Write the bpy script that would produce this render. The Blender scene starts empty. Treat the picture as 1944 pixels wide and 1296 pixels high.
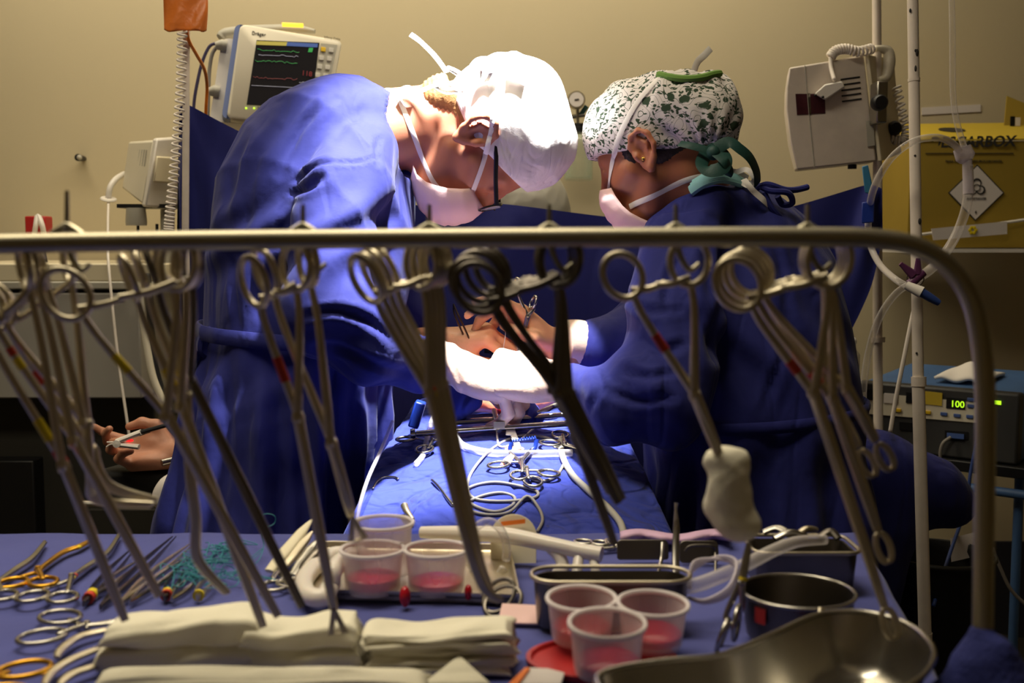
import bpy, bmesh, math, random
import numpy as np
from mathutils import Vector, Matrix
random.seed(4)
rng = np.random.RandomState(7)
S = bpy.context.scene
COL = S.collection
PI = math.pi
# ------------------------------------------------------------------ camera
FPX = 2100.0
PITCH = math.radians(5.0)
CAMZ = 1.27
cam = bpy.data.cameras.new('camera')
cam.sensor_width = 36.0
cam.lens = 36.0 * FPX / 1944.0
cam.clip_start = 0.05
cam.dof.use_dof = True
cam.dof.focus_distance = 1.88
cam.dof.aperture_fstop = 5.6
cam_o = bpy.data.objects.new('camera', cam)
COL.objects.link(cam_o)
cam_o.location = (0, 0, CAMZ)
cam_o.rotation_euler = (PI / 2 - PITCH, 0, 0)
S.camera = cam_o
# ------------------------------------------------------------------ exposure
S.view_settings.view_transform = 'Standard'
S.view_settings.look = 'None'
S.view_settings.gamma = 1.0
S.view_settings.exposure = 0.0
S.view_settings.use_curve_mapping = False
# ------------------------------------------------------------------ light
w = bpy.data.worlds.new('world')
S.world = w
w.use_nodes = True
w.node_tree.nodes['Background'].inputs[0].default_value = (1.0, 0.84, 0.58, 1)
w.node_tree.nodes['Background'].inputs[1].default_value = 0.03

def area(name, loc, target, energy, col, size, size_y=None, spread=180, shape='RECTANGLE'):
    l = bpy.data.lights.new(name, 'AREA')
    l.energy = energy; l.color = col; l.shape = shape
    l.size = size; l.size_y = size_y or size
    l.spread = math.radians(spread)
    o = bpy.data.objects.new(name, l); COL.objects.link(o)
    o.location = loc
    d = Vector(target) - Vector(loc)
    o.rotation_euler = d.to_track_quat('-Z', 'Y').to_euler()
    return o

area('ceiling_tube_rear', (-0.45, 2.7, 2.75), (-0.45, 3.2, 1.2), 28, (1.0, 0.88, 0.66), 2.6, 0.3)
area('ceiling_tube_front', (-0.6, 1.15, 2.74), (-0.6, 1.15, 0.9), 19.5, (1.0, 0.88, 0.66), 1.6, 0.4, spread=140)
sp = bpy.data.lights.new('theatre_lamp', 'SPOT')
sp.energy = 740; sp.color = (0.96, 0.97, 1.0); sp.shadow_soft_size = .05
sp.spot_size = math.radians(27.5); sp.spot_blend = .45
sp_o = bpy.data.objects.new('theatre_lamp', sp); COL.objects.link(sp_o)
sp_o.location = (.06, 1.57, 2.50)
sp_o.rotation_euler = (Vector((-.14, 1.85, 1.05)) - sp_o.location).to_track_quat('-Z', 'Y').to_euler()

# ------------------------------------------------------------------ view helpers
CF = np.array([0, math.cos(PITCH), -math.sin(PITCH)])
CU = np.array([0, math.sin(PITCH), math.cos(PITCH)])
CR = np.array([1.0, 0, 0])
CC = np.array([0, 0, CAMZ])
def A(*v): return np.array(v[0] if len(v) == 1 else v, dtype=float)
def P(px, py, d):
    "point seen at photo pixel px,py at distance d along the viewing axis"
    return CC + d * (CF + CR * ((px - 972) / FPX) + CU * ((648 - py) / FPX))
def PZ(px, py, z):
    "point seen at px,py lying on the level z"
    r = CF + CR * ((px - 972) / FPX) + CU * ((648 - py) / FPX)
    return CC + r * ((z - CAMZ) / r[2])
def PY(px, py, y):
    r = CF + CR * ((px - 972) / FPX) + CU * ((648 - py) / FPX)
    return CC + r * (y / r[1])
def nrm(v):
    v = A(v); return v / (np.linalg.norm(v) + 1e-12)
def spl(pts, n=8, closed=False):
    "Catmull-Rom through pts, n samples per span"
    p = np.array(pts, float); m = len(p); out = []
    for i in range(m if closed else m - 1):
        if closed: a, b, c, d = p[(i - 1) % m], p[i], p[(i + 1) % m], p[(i + 2) % m]
        else: a, b, c, d = p[max(i - 1, 0)], p[i], p[i + 1], p[min(i + 2, m - 1)]
        for k in range(n):
            t = k / n
            out.append(.5 * ((2 * b) + (c - a) * t + (2 * a - 5 * b + 4 * c - d) * t * t + (3 * b - a - 3 * c + d) * t ** 3))
    if not closed: out.append(p[-1])
    return np.array(out)

# ------------------------------------------------------------------ materials
def lin(c):
    c = A(c) / 255.0
    return np.where(c <= .04045, c / 12.92, ((c + .055) / 1.055) ** 2.4)
MATS = {}
def mat(name, srgb, rough=.5, metal=0., bump=None, var=None, alpha=None, sss=0., trans=0., emit=None, sheen=0., spec=.5, coat=0., crease=None):
    m = bpy.data.materials.new(name); m.use_nodes = True
    nt = m.node_tree; b = nt.nodes['Principled BSDF']
    c = tuple(lin(srgb)) + (1,)
    b.inputs['Base Color'].default_value = c
    b.inputs['Roughness'].default_value = rough
    b.inputs['Metallic'].default_value = metal
    b.inputs['Specular IOR Level'].default_value = spec
    if sss:
        b.inputs['Subsurface Weight'].default_value = sss
        b.inputs['Subsurface Radius'].default_value = (1.0, .35, .2)
        b.inputs['Subsurface Scale'].default_value = .006
    if trans: b.inputs['Transmission Weight'].default_value = trans
    if sheen:
        b.inputs['Sheen Weight'].default_value = sheen
        b.inputs['Sheen Roughness'].default_value = .5
    if coat: b.inputs['Coat Weight'].default_value = coat
    if emit:
        b.inputs['Emission Color'].default_value = tuple(lin(emit[0])) + (1,)
        b.inputs['Emission Strength'].default_value = emit[1]
    tc = nt.nodes.new('ShaderNodeTexCoord')
    if var:      # (scale, amount): blotchy colour wear
        n = nt.nodes.new('ShaderNodeTexNoise'); n.inputs['Scale'].default_value = var[0]; n.inputs['Detail'].default_value = 4
        nt.links.new(tc.outputs['Object'], n.inputs['Vector'])
        r = nt.nodes.new('ShaderNodeMapRange')
        r.inputs[1].default_value = .3; r.inputs[2].default_value = .7
        r.inputs[3].default_value = 1 - var[1]; r.inputs[4].default_value = 1 + var[1]
        nt.links.new(n.outputs[0], r.inputs[0])
        h = nt.nodes.new('ShaderNodeHueSaturation'); h.inputs['Color'].default_value = c
        nt.links.new(r.outputs[0], h.inputs['Value'])
        nt.links.new(h.outputs[0], b.inputs['Base Color'])
    if bump:     # list of (scale, strength, distance)
        prev = None
        for sc, st, di in (bump if isinstance(bump, list) else [bump]):
            n = nt.nodes.new('ShaderNodeTexNoise'); n.inputs['Scale'].default_value = sc; n.inputs['Detail'].default_value = 3
            nt.links.new(tc.outputs['Object'], n.inputs['Vector'])
            u = nt.nodes.new('ShaderNodeBump'); u.inputs['Strength'].default_value = st; u.inputs['Distance'].default_value = di
            nt.links.new(n.outputs[0], u.inputs['Height'])
            if prev: nt.links.new(prev.outputs[0], u.inputs['Normal'])
            prev = u
        if crease:      # thin pulled creases in cloth: valleys of a stretched, distorted noise
            for sc, rot, st, di in crease:
                mp = nt.nodes.new('ShaderNodeMapping'); mp.inputs['Rotation'].default_value = rot; mp.inputs['Scale'].default_value = (1, 1, .33)
                nt.links.new(tc.outputs['Object'], mp.inputs['Vector'])
                n = nt.nodes.new('ShaderNodeTexNoise'); n.inputs['Scale'].default_value = sc; n.inputs['Detail'].default_value = 1.5; n.inputs['Distortion'].default_value = .8
                nt.links.new(mp.outputs[0], n.inputs['Vector'])
                a_ = nt.nodes.new('ShaderNodeMath'); a_.operation = 'SUBTRACT'; a_.inputs[1].default_value = .5; nt.links.new(n.outputs[0], a_.inputs[0])
                c_ = nt.nodes.new('ShaderNodeMath'); c_.operation = 'ABSOLUTE'; nt.links.new(a_.outputs[0], c_.inputs[0])
                r_ = nt.nodes.new('ShaderNodeMapRange'); r_.interpolation_type = 'SMOOTHSTEP'; r_.inputs[1].default_value = 0; r_.inputs[2].default_value = .11
                nt.links.new(c_.outputs[0], r_.inputs[0])
                u = nt.nodes.new('ShaderNodeBump'); u.inputs['Strength'].default_value = st; u.inputs['Distance'].default_value = di
                nt.links.new(r_.outputs[0], u.inputs['Height']); nt.links.new(prev.outputs[0], u.inputs['Normal']); prev = u
        nt.links.new(prev.outputs[0], b.inputs['Normal'])
    if alpha is not None:   # thin see-through plastic
        out = nt.nodes['Material Output']
        t = nt.nodes.new('ShaderNodeBsdfTransparent'); mx = nt.nodes.new('ShaderNodeMixShader')
        lw = nt.nodes.new('ShaderNodeLayerWeight'); lw.inputs[0].default_value = .5
        mr = nt.nodes.new('ShaderNodeMapRange'); mr.inputs[3].default_value = alpha[0]; mr.inputs[4].default_value = alpha[1]
        nt.links.new(lw.outputs['Facing'], mr.inputs[0])
        nt.links.new(mr.outputs[0], mx.inputs[0])
        nt.links.new(t.outputs[0], mx.inputs[1]); nt.links.new(b.outputs[0], mx.inputs[2])
        nt.links.new(mx.outputs[0], out.inputs['Surface'])
    MATS[name] = m
    return m

M = MATS
mat('wall_paint', (200, 186, 152), .75, var=(1.2, .035), bump=(60, .05, .004))
mat('ceiling_paint', (226, 220, 204), .8, var=(1.5, .02))
mat('skirting_dark', (40, 40, 50), .6, var=(3, .1))
mat('floor_vinyl', (52, 50, 52), .5, var=(2, .1))
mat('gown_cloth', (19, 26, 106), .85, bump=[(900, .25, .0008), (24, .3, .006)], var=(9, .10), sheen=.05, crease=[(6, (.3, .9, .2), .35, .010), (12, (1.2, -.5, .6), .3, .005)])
mat('screen_cloth', (23, 29, 104), .9, bump=[(900, .25, .0008), (14, .25, .008)], var=(6, .10), sheen=.04, crease=[(5, (0, .25, 0), .4, .008)])
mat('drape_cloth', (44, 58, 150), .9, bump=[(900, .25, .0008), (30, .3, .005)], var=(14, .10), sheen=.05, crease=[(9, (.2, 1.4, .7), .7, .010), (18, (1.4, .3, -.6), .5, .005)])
mat('table_cloth_blue', (74, 80, 148), .92, bump=[(1100, .3, .0006), (20, .3, .005)], var=(10, .08), sheen=.1)
mat('towel_blue', (58, 66, 140), .95, bump=[(300, .6, .002), (40, .5, .006)], var=(20, .15))
mat('steel', (178, 174, 164), .27, 1.0, bump=(35, .06, .002), var=(14, .08))
mat('steel_dull', (200, 190, 166), .40, 1.0, var=(20, .1))
mat('steel_rail', (172, 165, 142), .42, 1.0, var=(8, .06))
mat('steel_dark', (112, 106, 98), .36, 1.0, var=(12, .15))
mat('gold', (214, 160, 48), .3, 1.0, var=(14, .08))
mat('tape_yellow', (232, 206, 20), .5)
mat('tape_red', (200, 58, 24), .5)
mat('gauze', (236, 230, 206), .95, bump=[(700, .5, .001), (30, .4, .006)], var=(10, .05), sss=.0)
mat('cap_white', (240, 232, 226), .9, bump=[(700, .3, .0008), (38, .3, .004)], var=(16, .04), crease=[(14, (.3, 1.2, .4), .35, .005), (28, (1.3, .2, -.5), .3, .003)])
mat('mask_pink', (238, 200, 195), .9, bump=[(500, .3, .0008)], var=(20, .04))
mat('tie_white', (240, 234, 226), .9, bump=(500, .3, .0008))
mat('skin_light', (190, 122, 90), .55, bump=[(220, .12, .001)], var=(18, .07), sss=.25)
mat('skin_tan', (178, 112, 78), .5, bump=[(220, .12, .001)], var=(18, .08), sss=.2)
mat('skin_hand', (188, 132, 104), .5, bump=[(160, .2, .0015)], var=(30, .08), sss=.2)
mat('hair_blond', (150, 108, 62), .6, bump=[(120, .6, .003)], var=(60, .25))
mat('hair_dark', (40, 28, 22), .55, bump=[(120, .6, .003)], var=(60, .3))
mat('glove_bounce_tan', (226, 166, 126), .42, bump=[(90, .35, .003)], var=(16, .05), sss=.25)  # far gloves: skin showing through latex, plus red bounce light put into the colour
mat('glove_latex', (216, 188, 168), .42, bump=[(90, .35, .003)], var=(16, .03), sss=.25)
mat('tissue_red', (196, 62, 56), .3, bump=[(60, .5, .004)], var=(30, .25), sss=.3, coat=.5)
mat('tissue_pink', (232, 150, 116), .35, bump=[(60, .4, .003)], var=(24, .15), sss=.3, coat=.4)
mat('glasses_black', (14, 14, 18), .3)
mat('lens_glass', (230, 235, 240), .05, alpha=(.06, .5))
mat('teal_cloth', (146, 202, 202), .9, bump=(400, .3, .001))
mat('ribbon_green', (18, 62, 56), .6, bump=(300, .3, .001))
mat('cap_green', (98, 136, 52), .8, bump=(300, .3, .001))
mat('plastic_cream', (226, 218, 196), .45, var=(6, .03))
mat('plastic_grey', (176, 172, 158), .5, var=(6, .04))
mat('plastic_white', (232, 226, 216), .4)
mat('plastic_blue', (104, 122, 176), .45)
mat('plastic_black', (18, 18, 20), .45)
mat('plastic_dark', (58, 58, 58), .5, var=(8, .08))
mat('rubber_black', (12, 12, 14), .6)
mat('cabinet_grey', (160, 156, 148), .5, var=(5, .05))
mat('cabinet_dark', (46, 44, 38), .6, var=(4, .1))
mat('cream_paint', (226, 214, 182), .5)
mat('pole_white', (226, 214, 200), .45, var=(26, .06))
mat('cord_white', (236, 226, 214), .5)
mat('orange_bag', (226, 122, 42), .35, bump=(30, .5, .006), alpha=(.86, .97))
mat('cable_orange', (236, 130, 22), .45)
mat('cable_purple', (54, 46, 84), .5)
mat('cable_grey', (140, 134, 126), .5)
mat('cable_blue', (46, 72, 140), .5)
mat('screen_black', (16, 15, 17), .6, emit=((36, 30, 32), .22), spec=.1)
mat('screen_yellow', (170, 158, 70), .5, emit=((190, 176, 84), .35))
mat('screen_blue', (60, 86, 150), .5, emit=((66, 92, 160), .35))
mat('screen_green', (40, 150, 70), .5, emit=((40, 150, 70), .4))
mat('screen_red', (120, 30, 36), .5, emit=((120, 30, 36), .35))
mat('screen_white', (170, 170, 190), .5, emit=((170, 170, 190), .3))
mat('led_green', (190, 255, 40), .4, emit=((190, 255, 40), 1.2))
mat('led_amber', (255, 190, 40), .4, emit=((255, 196, 60), 1.6))
mat('led_red', (255, 30, 30), .4, emit=((255, 40, 40), 1.0))
mat('key_white', (206, 202, 192), .5)
mat('key_yellow', (232, 190, 20), .5)
mat('key_blue', (70, 96, 160), .5)
mat('ink_dark', (44, 42, 40), .7)
mat('ink_navy', (30, 40, 80), .7)
mat('box_yellow', (158, 132, 40), .8, var=(5, .06))
mat('box_yellow_top', (206, 178, 50), .8, var=(5, .05))
mat('paper_white', (222, 214, 208), .8)
mat('clear_glass', (206, 222, 200), .1, alpha=(.10, .6))
mat('clear_tube', (236, 228, 222), .12, alpha=(.14, .7))
mat('clear_connector', (226, 216, 226), .15, alpha=(.5, .9))
mat('cup_plastic', (238, 226, 226), .3, alpha=(.24, .68))
mat('cup_rim', (240, 232, 230), .3, alpha=(.6, .85))
mat('blood_fluid', (196, 20, 44), .2, alpha=(.55, .9))
mat('blood_deep', (176, 12, 30), .25)
mat('tube_milky', (232, 224, 212), .3, sss=.2)
mat('shell_cream', (236, 226, 194), .55)
mat('stripe_orange', (232, 120, 30), .6)
mat('suture_teal', (44, 132, 146), .6)
mat('clip_blue', (24, 54, 150), .4)
mat('clip_cyan', (60, 128, 170), .4)
mat('clamp_purple', (98, 50, 92), .4)
mat('metal_blue', (70, 104, 152), .5, var=(8, .12))
mat('bin_black', (14, 14, 16), .5, bump=(30, .6, .006))
mat('pink_cloth', (206, 170, 196), .9, bump=(200, .3, .002))
mat('sticker_red', (168, 40, 40), .5)
mat('label_dark', (84, 40, 50), .35, metal=.3, var=(40, .3))
mat('earring', (220, 180, 90), .25, 1.0)
mat('eye_white', (235, 228, 220), .2)
mat('red_plastic', (176, 34, 34), .45)
mat('wall_white', (224, 218, 206), .6)

# floral cap print
def floral():
    m = bpy.data.materials.new('floral_print'); m.use_nodes = True
    nt = m.node_tree; N = nt.nodes; L = nt.links; b = N['Principled BSDF']
    b.inputs['Roughness'].default_value = .9
    tc = N.new('ShaderNodeTexCoord')
    def node(t, **k):
        n = N.new(t)
        for a, v in k.items(): n.inputs[a].default_value = v
        return n
    wn = node('ShaderNodeTexNoise', Scale=55.0, Detail=2.0)
    L.new(tc.outputs['Object'], wn.inputs['Vector'])
    wadd = N.new('ShaderNodeMixRGB'); wadd.blend_type = 'ADD'; wadd.inputs[0].default_value = .016
    L.new(tc.outputs['Object'], wadd.inputs[1]); L.new(wn.outputs['Color'], wadd.inputs[2])
    def thresh(sock, lo, hi):
        r = node('ShaderNodeMapRange'); r.inputs[1].default_value = lo; r.inputs[2].default_value = hi
        L.new(sock, r.inputs[0]); return r.outputs[0]
    # round blossoms: sparse voronoi cells
    v1 = node('ShaderNodeTexVoronoi', Scale=36.0); L.new(wadd.outputs[0], v1.inputs['Vector'])
    blossom = thresh(v1.outputs['Distance'], .30, .25)
    sep = N.new('ShaderNodeSeparateColor'); L.new(v1.outputs['Color'], sep.inputs[0])
    pick = thresh(sep.outputs[0], .42, .40)
    mb = N.new('ShaderNodeMath'); mb.operation = 'MULTIPLY'; L.new(blossom, mb.inputs[0]); L.new(pick, mb.inputs[1])
    # small leaves: elongated voronoi blobs, distorted
    mp = N.new('ShaderNodeMapping'); mp.inputs['Rotation'].default_value = (.4, .7, .3); mp.inputs['Scale'].default_value = (1, 1, 2.4)
    L.new(wadd.outputs[0], mp.inputs['Vector'])
    v2 = node('ShaderNodeTexVoronoi', Scale=84.0); L.new(mp.outputs[0], v2.inputs['Vector'])
    leaf = thresh(v2.outputs['Distance'], .34, .29)
    mp3 = N.new('ShaderNodeMapping'); mp3.inputs['Rotation'].default_value = (1.2, -.6, .9); mp3.inputs['Scale'].default_value = (1, 2.6, 1)
    L.new(wadd.outputs[0], mp3.inputs['Vector'])
    v4 = node('ShaderNodeTexVoronoi', Scale=68.0); L.new(mp3.outputs[0], v4.inputs['Vector'])
    leaf2 = thresh(v4.outputs['Distance'], .32, .27)
    # curling stems: thin iso-lines of a noise field
    nz = node('ShaderNodeTexNoise', Scale=30.0, Detail=.5); L.new(tc.outputs['Object'], nz.inputs['Vector'])
    ml = N.new('ShaderNodeMath'); ml.operation = 'MULTIPLY'; ml.inputs[1].default_value = 9.0; L.new(nz.outputs[0], ml.inputs[0])
    fr = N.new('ShaderNodeMath'); fr.operation = 'PINGPONG'; fr.inputs[1].default_value = .5; L.new(ml.outputs[0], fr.inputs[0])
    stem = thresh(fr.outputs[0], .05, .03)
    mx = mb.outputs[0]
    for o in (leaf, leaf2, stem):
        q = N.new('ShaderNodeMath'); q.operation = 'MAXIMUM'; L.new(mx, q.inputs[0]); L.new(o, q.inputs[1]); mx = q.outputs[0]
    mix = N.new('ShaderNodeMixRGB')
    mix.inputs[1].default_value = tuple(lin((226, 218, 212))) + (1,)
    mix.inputs[2].default_value = tuple(lin((52, 72, 50))) + (1,)
    L.new(mx, mix.inputs[0]); L.new(mix.outputs[0], b.inputs['Base Color'])
    n2 = node('ShaderNodeTexNoise', Scale=30.0); L.new(tc.outputs['Object'], n2.inputs['Vector'])
    u = N.new('ShaderNodeBump'); u.inputs['Strength'].default_value = .4; u.inputs['Distance'].default_value = .006
    L.new(n2.outputs[0], u.inputs['Height']); L.new(u.outputs[0], b.inputs['Normal'])
    MATS['floral_print'] = m
floral()

# ------------------------------------------------------------------ mesh builder
OFF = {}
class MB:
    def __init__(self): self.v = []; self.f = []; self.n = 0
    def add(self, v, f):
        k = self.n
        v = np.asarray(v, float).reshape(-1, 3)
        self.v.append(v); self.n += len(v)
        self.f.extend([tuple(int(i) + k for i in q) for q in f])
        return self
    def tube(self, pts, r, n=10, flat=1.0, ref=None, closed=False, caps=True):
        p = np.array(pts, float); m = len(p)
        rr = np.full(m, r, float) if np.isscalar(r) else np.interp(np.linspace(0, 1, m), np.linspace(0, 1, len(r)), r)
        t = np.zeros_like(p)
        if closed: t = np.roll(p, -1, 0) - np.roll(p, 1, 0)
        else:
            t[1:-1] = p[2:] - p[:-2]; t[0] = p[1] - p[0]; t[-1] = p[-1] - p[-2]
        t /= np.linalg.norm(t, axis=1)[:, None] + 1e-12
        if ref is None:
            a = A(0, 0, 1) if abs(t[0][2]) < .9 else A(0, 1, 0)
        else: a = A(ref)
        vs = []; nn = None
        for i in range(m):
            if ref is not None or nn is None:
                ai = a if a.ndim == 1 else a[i]
                nn = nrm(ai - t[i] * np.dot(ai, t[i]))
            else: nn = nrm(nn - t[i] * np.dot(nn, t[i]))
            bb = np.cross(t[i], nn)
            for k in range(n):
                th = 2 * PI * k / n
                vs.append(p[i] + rr[i] * (math.cos(th) * flat * nn + math.sin(th) * bb))
        f = []
        for i in range(m if closed else m - 1):
            j = (i + 1) % m
            for k in range(n):
                l = (k + 1) % n
                f.append((i * n + k, i * n + l, j * n + l, j * n + k))
        if caps and not closed:
            f.append(tuple(range(n))[::-1]); f.append(tuple((m - 1) * n + k for k in range(n)))
        return self.add(vs, f)
    def ring(self, c, R, r, u, v, n=28, k=8, ry=None):
        c = A(c); u = nrm(u); v = nrm(v); ry = ry or R
        pts = [c + u * R * math.cos(t) + v * ry * math.sin(t) for t in np.linspace(0, 2 * PI, n, endpoint=False)]
        return self.tube(pts, r, k, closed=True)
    def box(self, c, s, R=None):
        c = A(c); s = A(s) / 2
        v = np.array([(x, y, z) for x in (-1, 1) for y in (-1, 1) for z in (-1, 1)], float) * s
        if R is not None: v = v @ np.array(R, float).T
        return self.add(v + c, [(0, 1, 3, 2), (4, 6, 7, 5), (0, 4, 5, 1), (2, 3, 7, 6), (0, 2, 6, 4), (1, 5, 7, 3)])
    def lathe(self, prof, o, axis=(0, 0, 1), n=32, sx=1., sy=1., close=False):
        "prof: (radius, height) list; revolved round axis through o"
        o = A(o); ax = nrm(axis)
        u = nrm(np.cross(ax, (0, 1, 0) if abs(ax[1]) < .9 else (1, 0, 0))); v = np.cross(ax, u)
        vs = []
        for r, h in prof:
            for k in range(n):
                th = 2 * PI * k / n
                vs.append(o + ax * h + r * (u * math.cos(th) * sx + v * math.sin(th) * sy))
        f = []; m = len(prof)
        for i in range(m if close else m - 1):
            j = (i + 1) % m
            for k in range(n):
                l = (k + 1) % n
                f.append((i * n + k, i * n + l, j * n + l, j * n + k))
        if not close:
            if prof[0][0] > 1e-6: f.append(tuple(range(n))[::-1])
            if prof[-1][0] > 1e-6: f.append(tuple((m - 1) * n + k for k in range(n)))
        return self.add(vs, f)
    def ell(self, c, r, R=None, n=20, m=12):
        c = A(c); r = A(r) if not np.isscalar(r) else A(r, r, r)
        v = [(0, 0, -1)]
        for i in range(1, m):
            ph = -PI / 2 + PI * i / m
            for k in range(n):
                th = 2 * PI * k / n
                v.append((math.cos(ph) * math.cos(th), math.cos(ph) * math.sin(th), math.sin(ph)))
        v.append((0, 0, 1)); v = np.array(v) * r
        if R is not None: v = v @ np.array(R, float).T
        f = [(0, 1 + (k + 1) % n, 1 + k) for k in range(n)]
        for i in range(m - 2):
            for k in range(n):
                l = (k + 1) % n; a = 1 + i * n; b = a + n
                f.append((a + k, a + l, b + l, b + k))
        top = len(v) - 1; a = 1 + (m - 2) * n
        f += [(a + k, a + (k + 1) % n, top) for k in range(n)]
        return self.add(v + c, f)
    def slab(self, poly, o, u, v, th):
        "polygon in the u,v plane at o, given thickness th along u x v (centred)"
        o = A(o); u = nrm(u); v = nrm(v); w = np.cross(u, v); k = len(poly)
        a = [o + u * x + v * y - w * th / 2 for x, y in poly]; b = [q + w * th for q in a]
        f = [tuple(range(k))[::-1], tuple(range(k, 2 * k))] + [(i, (i + 1) % k, k + (i + 1) % k, k + i) for i in range(k)]
        return self.add(a + b, f)
    def grid(self, g, closed_u=False, closed_v=False):
        g = np.asarray(g, float); m, n = g.shape[:2]; f = []
        for i in range(m if closed_u else m - 1):
            for j in range(n if closed_v else n - 1):
                a, b = (i + 1) % m, (j + 1) % n
                f.append((i * n + j, i * n + b, a * n + b, a * n + j))
        return self.add(g.reshape(-1, 3), f)
    def loft(self, rings, caps=True):
        g = np.asarray(rings, float); m, n = g.shape[:2]
        k = self.n; self.grid(g, closed_v=True)
        if caps: self.f += [tuple(k + i for i in range(n))[::-1], tuple(k + (m - 1) * n + i for i in range(n))]
        return self
    def verts(self): return np.concatenate(self.v) if self.v else np.zeros((0, 3))
    def build(self, name, m, parent=None, origin=None, smooth=40, bevel=None, solid=None, sub=0):
        v = self.verts()
        if parent is not None: o = OFF[parent.name]
        elif origin is not None: o = A(origin)
        else: o = A((v[:, 0].min() + v[:, 0].max()) / 2, (v[:, 1].min() + v[:, 1].max()) / 2, v[:, 2].min())
        me = bpy.data.meshes.new(name)
        me.from_pydata((v - o).tolist(), [], self.f); me.update()
        bm = bmesh.new(); bm.from_mesh(me); bmesh.ops.recalc_face_normals(bm, faces=bm.faces); bm.to_mesh(me); bm.free()
        ob = bpy.data.objects.new(name, me); COL.objects.link(ob)
        OFF[ob.name] = o
        if parent is not None: ob.parent = parent
        else: ob.location = o
        me.materials.append(MATS[m] if isinstance(m, str) else m)
        me.polygons.foreach_set('use_smooth', [True] * len(me.polygons))
        if smooth: me.set_sharp_from_angle(angle=math.radians(smooth))
        if bevel:
            b = ob.modifiers.new('bevel', 'BEVEL'); b.width = bevel; b.segments = 2; b.limit_method = 'ANGLE'; b.angle_limit = math.radians(40)
        if solid:
            b = ob.modifiers.new('solid', 'SOLIDIFY'); b.thickness = solid; b.offset = 0
        if sub:
            b = ob.modifiers.new('sub', 'SUBSURF'); b.levels = sub; b.render_levels = sub
        return ob
def tag(o, label=None, cat=None, group=None, kind=None):
    if label: o['label'] = label
    if cat: o['category'] = cat
    if group: o['group'] = group
    if kind: o['kind'] = kind
    return o
def thing(name, label, cat, loc, group=None):
    o = bpy.data.objects.new(name, None); COL.objects.link(o)
    o.empty_display_size = .02
    o.location = tuple(A(loc)); OFF[o.name] = A(loc)
    return tag(o, label, cat, group)
def text(body, name, m, parent, o, u, v, size, depth=.0004, align='CENTER', bold=0., shear=0.):
    "lettering with its baseline along u and up along v, anchored at o"
    c = bpy.data.curves.new(name, 'FONT'); c.body = body; c.size = size; c.extrude = depth; c.offset = bold; c.shear = shear
    c.align_x = align; c.align_y = 'CENTER'
    c.resolution_u = 3
    tmp = bpy.data.objects.new('lettering_outline', c); COL.objects.link(tmp)
    bpy.context.view_layer.update()
    me = bpy.data.meshes.new_from_object(tmp.evaluated_get(bpy.context.evaluated_depsgraph_get()))
    bpy.data.objects.remove(tmp)
    ob = bpy.data.objects.new(name, me); COL.objects.link(ob)
    u = nrm(u); v = nrm(v); w_ = np.cross(u, v)
    me.materials.clear(); me.materials.append(MATS[m])
    ob.parent = parent
    q = A(o) - OFF[parent.name]
    ob.matrix_local = Matrix(((u[0], v[0], w_[0], q[0]), (u[1], v[1], w_[1], q[1]), (u[2], v[2], w_[2], q[2]), (0, 0, 0, 1)))
    OFF[ob.name] = A(o)
    return ob

# ------------------------------------------------------------------ implicit surfaces (smooth unions of limbs) -> mesh
def cone_sdf(p, a, b, ra, rb):
    a = A(a); ba = A(b) - a
    h = np.clip(((p - a) @ ba) / (ba @ ba + 1e-12), 0, 1)
    return np.linalg.norm(p - a - h[:, None] * ba, axis=1) - (ra + (rb - ra) * h)
def ell_sdf(p, c, r, R=None):
    q = p - A(c)
    if R is not None: q = q @ np.array(R, float)
    r = A(r)
    k0 = np.linalg.norm(q / r, axis=1); k1 = np.linalg.norm(q / (r * r), axis=1)
    return k0 * (k0 - 1) / (k1 + 1e-9)
def smin(a, b, k):
    h = np.clip(.5 + .5 * (b - a) / k, 0, 1)
    return b + (a - b) * h - k * h * (1 - h)
def smax(a, b, k): return -smin(-a, -b, k)
class SD:
    def __init__(self): self.ops = []
    def cone(self, a, b, ra, rb, k=.02, sub=False): self.ops.append((lambda p: cone_sdf(p, a, b, ra, rb), k, sub)); return self
    def chain(self, pts, rs, k=.02):
        for i in range(len(pts) - 1): self.cone(pts[i], pts[i + 1], rs[i], rs[i + 1], k)
        return self
    def ell(self, c, r, R=None, k=.02, sub=False): self.ops.append((lambda p: ell_sdf(p, c, r, R), k, sub)); return self
    def fn(self, f, k=.02, sub=False): self.ops.append((f, k, sub)); return self
    def __call__(self, p):
        p = np.asarray(p, float); d = None
        for f, k, sub in self.ops:
            e = f(p)
            d = e if d is None else (smax(d, -e, k) if sub else smin(d, e, k))
        return d
def grad(f, p, e=.0015):
    g = np.stack([f(p + A(e, 0, 0)) - f(p - A(e, 0, 0)), f(p + A(0, e, 0)) - f(p - A(0, e, 0)), f(p + A(0, 0, e)) - f(p - A(0, 0, e))], 1)
    return g / (np.linalg.norm(g, axis=1)[:, None] + 1e-12)
def project(f, p, off=0., it=6):
    p = np.array(p, float).reshape(-1, 3)
    for _ in range(it): p = p - grad(f, p) * (f(p) - off)[:, None] * .9
    return p
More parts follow.
